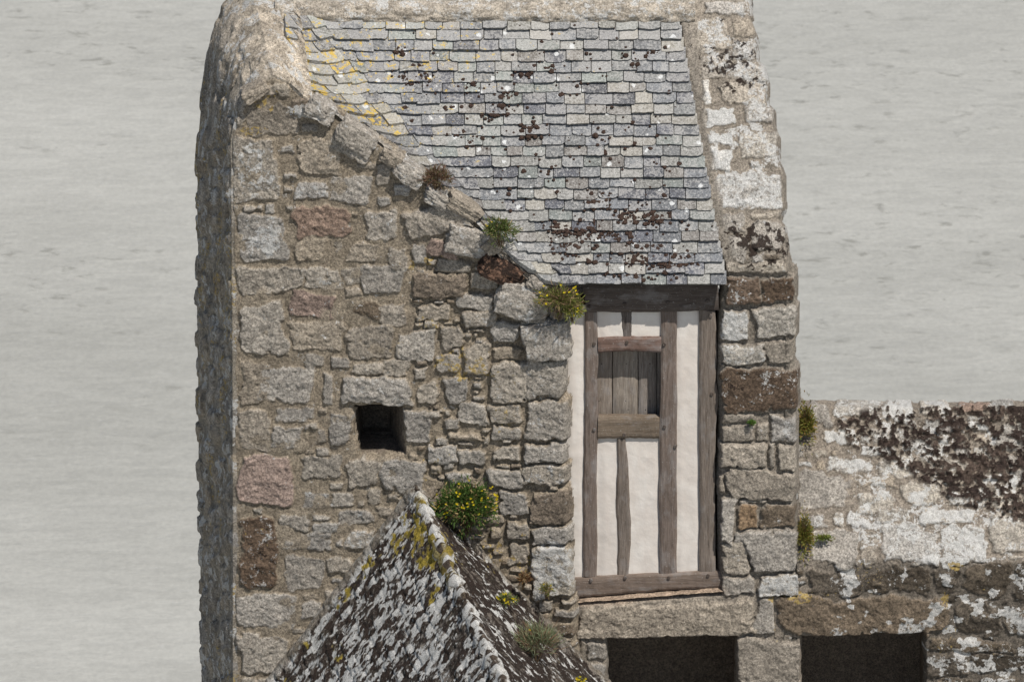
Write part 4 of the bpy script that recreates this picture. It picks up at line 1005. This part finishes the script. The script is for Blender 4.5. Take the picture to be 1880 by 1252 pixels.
# ================================================================== PLANTS
def plant(name, px, py, Y, rx, rz, label, cat, shear=0.0, leaves=900, ll=.045, lw=.008, cols=((.07,.11,.025),(.12,.16,.04)), dry=0.0, drycol=(.30,.22,.12), flowers=0, fcol=(.75,.58,.02), ry=None, seed=1, stems=16, upbias=.4, fr=.011, shell=.45, group=None):
    rs = np.random.RandomState(seed); c = pt(px, py, Y); ry = ry or rx*.8; base = c+np.array([0, 0, -rz])
    if name == 'creeping_plant': base = c+np.array([0, .04, 0])
    root = thing(name, tuple(base), label, cat, group)
    V = []; Fc = []; C = []
    def blade(p, d, L, w_, col):
        s = np.cross(d, rs.normal(size=3)); s /= np.linalg.norm(s)+1e-9; b = len(V)
        bend = rs.normal(size=3)*.18*L+np.array([0, 0, -.1*L])
        V.extend([p-s*w_*.35, p+s*w_*.35, p+d*L*.55+s*w_*.5+bend*.3, p+d*L+bend, p+d*L*.55-s*w_*.5+bend*.3]); Fc.append((b, b+1, b+2, b+3, b+4)); C.extend([col]*5)
    cl = rs.normal(size=(9, 3)); 
    for i in range(leaves):
        v = rs.normal(size=3); v /= np.linalg.norm(v); v[2] = abs(v[2])*.9-.28 if rs.rand() < .85 else v[2]
        r = rs.rand()**shell
        lump = 1+.32*np.sin(v@cl[0]*3.0+1)*np.cos(v@cl[1]*3.2)+.12*np.sin(v@cl[2]*5)
        p = c+v*r*np.array([rx, ry, rz])*lump
        p[1] += (p[2]-c[2])*shear
        d = v*np.array([1, 1, 1])+np.array([0, 0, upbias])+rs.normal(size=3)*.45; d /= np.linalg.norm(d)
        t = rs.rand(); col = np.array(cols[0])*(1-t)+np.array(cols[1])*t
        if rs.rand() < dry: col = np.array(drycol)*(.6+.8*rs.rand())
        blade(p, d, ll*(.6+.8*rs.rand()), lw, col)
    mesh_raw('leaves', np.array(V), Fc, LEAF, {'Col': np.array(C)}, False, root)
    V = []; Fc = []; C = []
    for i in range(stems):
        v = rs.normal(size=3); v[2] = abs(v[2])+.3; v /= np.linalg.norm(v); p0 = base+rs.normal(size=3)*rx*.10; p1 = c+v*np.array([rx, ry, rz])*.8
        b = len(V); sdv = np.array([.0022, 0, .0]); s2 = np.array([0, .0022, 0])
        for p, k in ((p0, 1.4), (p1, .6)): V.extend([p+sdv*k, p+s2*k, p-sdv*k, p-s2*k])
        for j in range(4): Fc.append((b+j, b+(j+1) % 4, b+4+(j+1) % 4, b+4+j))
        C.extend([(.13, .09, .05)]*8)
    mesh_raw('stems', np.array(V), Fc, LEAF, {'Col': np.array(C)}, False, root)
    if flowers:
        V = []; Fc = []; C = []
        for i in range(flowers):
            v = rs.normal(size=3); v[1] = -abs(v[1]); v[2] = abs(v[2])*.8-.15; v = v+(cl[i % 3]*.55*np.array([1, 0, 1]) if rs.rand() < .6 else 0); v /= np.linalg.norm(v)
            p = c+v*np.array([rx, ry, rz])*(.98+.14*rs.rand())+np.array([0, 0, .01]); 
            for q in range(4):      # four petals
                th = q*math.pi/2+rs.rand(); a = np.array([math.cos(th), -.35, math.sin(th)]); bb = np.array([-math.sin(th), 0, math.cos(th)]); b = len(V)
                R = fr*(.7+.6*rs.rand()); V.extend([p, p+a*R*.7+bb*R*.5, p+a*R*1.15, p+a*R*.7-bb*R*.5]); Fc.append((b, b+1, b+2, b+3)); C.extend([np.array(fcol)*(.8+.3*rs.rand())]*4)
            mesh_raw('flower', np.array(V), Fc, LEAF, {'Col': np.array(C)}, False, root); V = []; Fc = []; C = []
    return root
def YR(px, py, side=1):
    n = np.cross(dR if side > 0 else dL, rv); return float(onplane(np.float64(px), np.float64(py), AP, n)[1])
plant('flowering_bush', 858, 926, .04, .275, .275, 'round dark green bush dotted with yellow flowers beside the apex of the lichened roof', 'bush', leaves=5200, ll=.040, lw=.010, cols=((.035,.075,.014),(.10,.16,.035)), dry=.16, drycol=(.40,.30,.14), flowers=44, seed=3, ry=.20, stems=40)
plant('wall_plant', 917, 424, .0, .155, .155, 'bushy green tuft with tiny yellow buds on the gable coping beside the slates', 'plant', leaves=1300, ll=.035, lw=.007, cols=((.06,.10,.02),(.16,.19,.06)), dry=.14, flowers=3, seed=5, fr=.008, ry=.1)
plant('wall_plant', 1026, 552, -.10, .20, .17, 'yellow flowered spiky plant at the foot of the coping beside the eaves beam', 'plant', leaves=1300, ll=.06, lw=.0055, cols=((.07,.10,.02),(.24,.24,.07)), dry=.38, drycol=(.28,.19,.11), flowers=14, seed=6, fr=.011, ry=.1, shell=.6)
plant('wall_plant', 1052, 572, -.08, .085, .10, 'yellow green leafy clump hanging over the top of the plaster below the eaves', 'plant', leaves=600, ll=.03, lw=.009, cols=((.13,.16,.03),(.30,.30,.07)), dry=.08, flowers=6, seed=16, fr=.008, ry=.06)
plant('dry_tuft', 802, 328, .22, .14, .15, 'dry brown and reddish tuft highest on the gable coping', 'plant', leaves=900, ll=.055, lw=.005, cols=((.13,.12,.05),(.20,.17,.09)), dry=.7, drycol=(.20,.12,.08), seed=7, ry=.08, upbias=.7)
plant('grass_tuft', 985, 1178, YR(985, 1205)-.02, .22, .21, 'pale green and brown spiky grass tuft on the right slope of the lichened roof', 'plant', leaves=1500, ll=.085, lw=.005, cols=((.14,.18,.08),(.33,.36,.22)), dry=.35, drycol=(.24,.16,.10), flowers=2, seed=8, upbias=1.1, ry=.16, shell=.7)
plant('wall_plant', 928, 1100, YR(928, 1108)-.02, .085, .075, 'small yellow flowering clump above the grass tuft on the lichened roof', 'plant', leaves=420, ll=.04, lw=.007, cols=((.09,.13,.03),(.20,.24,.08)), dry=.2, flowers=16, seed=9, ry=.07)
plant('wall_plant', 962, 1062, -.10, .055, .075, 'low reddish brown plant where the lichened roof meets the house wall', 'plant', leaves=380, ll=.03, lw=.008, cols=((.14,.05,.03),(.22,.14,.05)), dry=.4, seed=10, ry=.05)
plant('wall_plant', 1004, 1082, -.08, .06, .085, 'thin olive green sprigs right of the reddish plant at the wall foot', 'plant', leaves=260, ll=.035, lw=.006, cols=((.12,.14,.03),(.24,.24,.07)), dry=.3, flowers=4, seed=11, ry=.05, fr=.007)
plant('wall_plant', 1068, 1249, YR(1068, 1254)-.02, .05, .04, 'tiny yellow flower head at the bottom of the picture on the lichened roof', 'plant', leaves=90, ll=.03, lw=.007, cols=((.10,.13,.03),(.20,.22,.07)), dry=.1, flowers=14, seed=12, ry=.04)
plant('creeping_plant', 1481, 782, .80, .085, .25, 'olive green creeper in the corner between pier and rampart top', 'plant', shear=.78, leaves=1900, ll=.028, lw=.010, cols=((.08,.10,.015),(.24,.22,.05)), dry=.28, drycol=(.26,.17,.05), seed=13, ry=.06, shell=.6, stems=24)
plant('creeping_plant', 1477, 985, .14, .075, .24, 'lower olive green creeper in the joint between pier and rampart wall', 'plant', shear=.55, leaves=1700, ll=.028, lw=.010, cols=((.08,.10,.015),(.24,.22,.05)), dry=.25, drycol=(.26,.17,.05), seed=14, ry=.05, shell=.6, stems=24)
plant('creeping_plant', 1512, 988, .16, .10, .035, 'short green sprig spreading right across the rampart stones', 'plant', leaves=260, ll=.028, lw=.010, cols=((.07,.11,.015),(.20,.22,.05)), dry=.1, seed=15, ry=.04, shell=.6, stems=6)
plant('wall_plant', 1380, 776, .06, .035, .03, 'tiny bright green clump in a joint of the stone pier', 'plant', leaves=160, ll=.02, lw=.009, cols=((.05,.11,.015),(.12,.2,.04)), dry=0, seed=17, ry=.03, stems=4)
for o in list(bpy.data.objects):
    if '_o' in o: del o['_o']
bpy.data.objects.remove(fr)
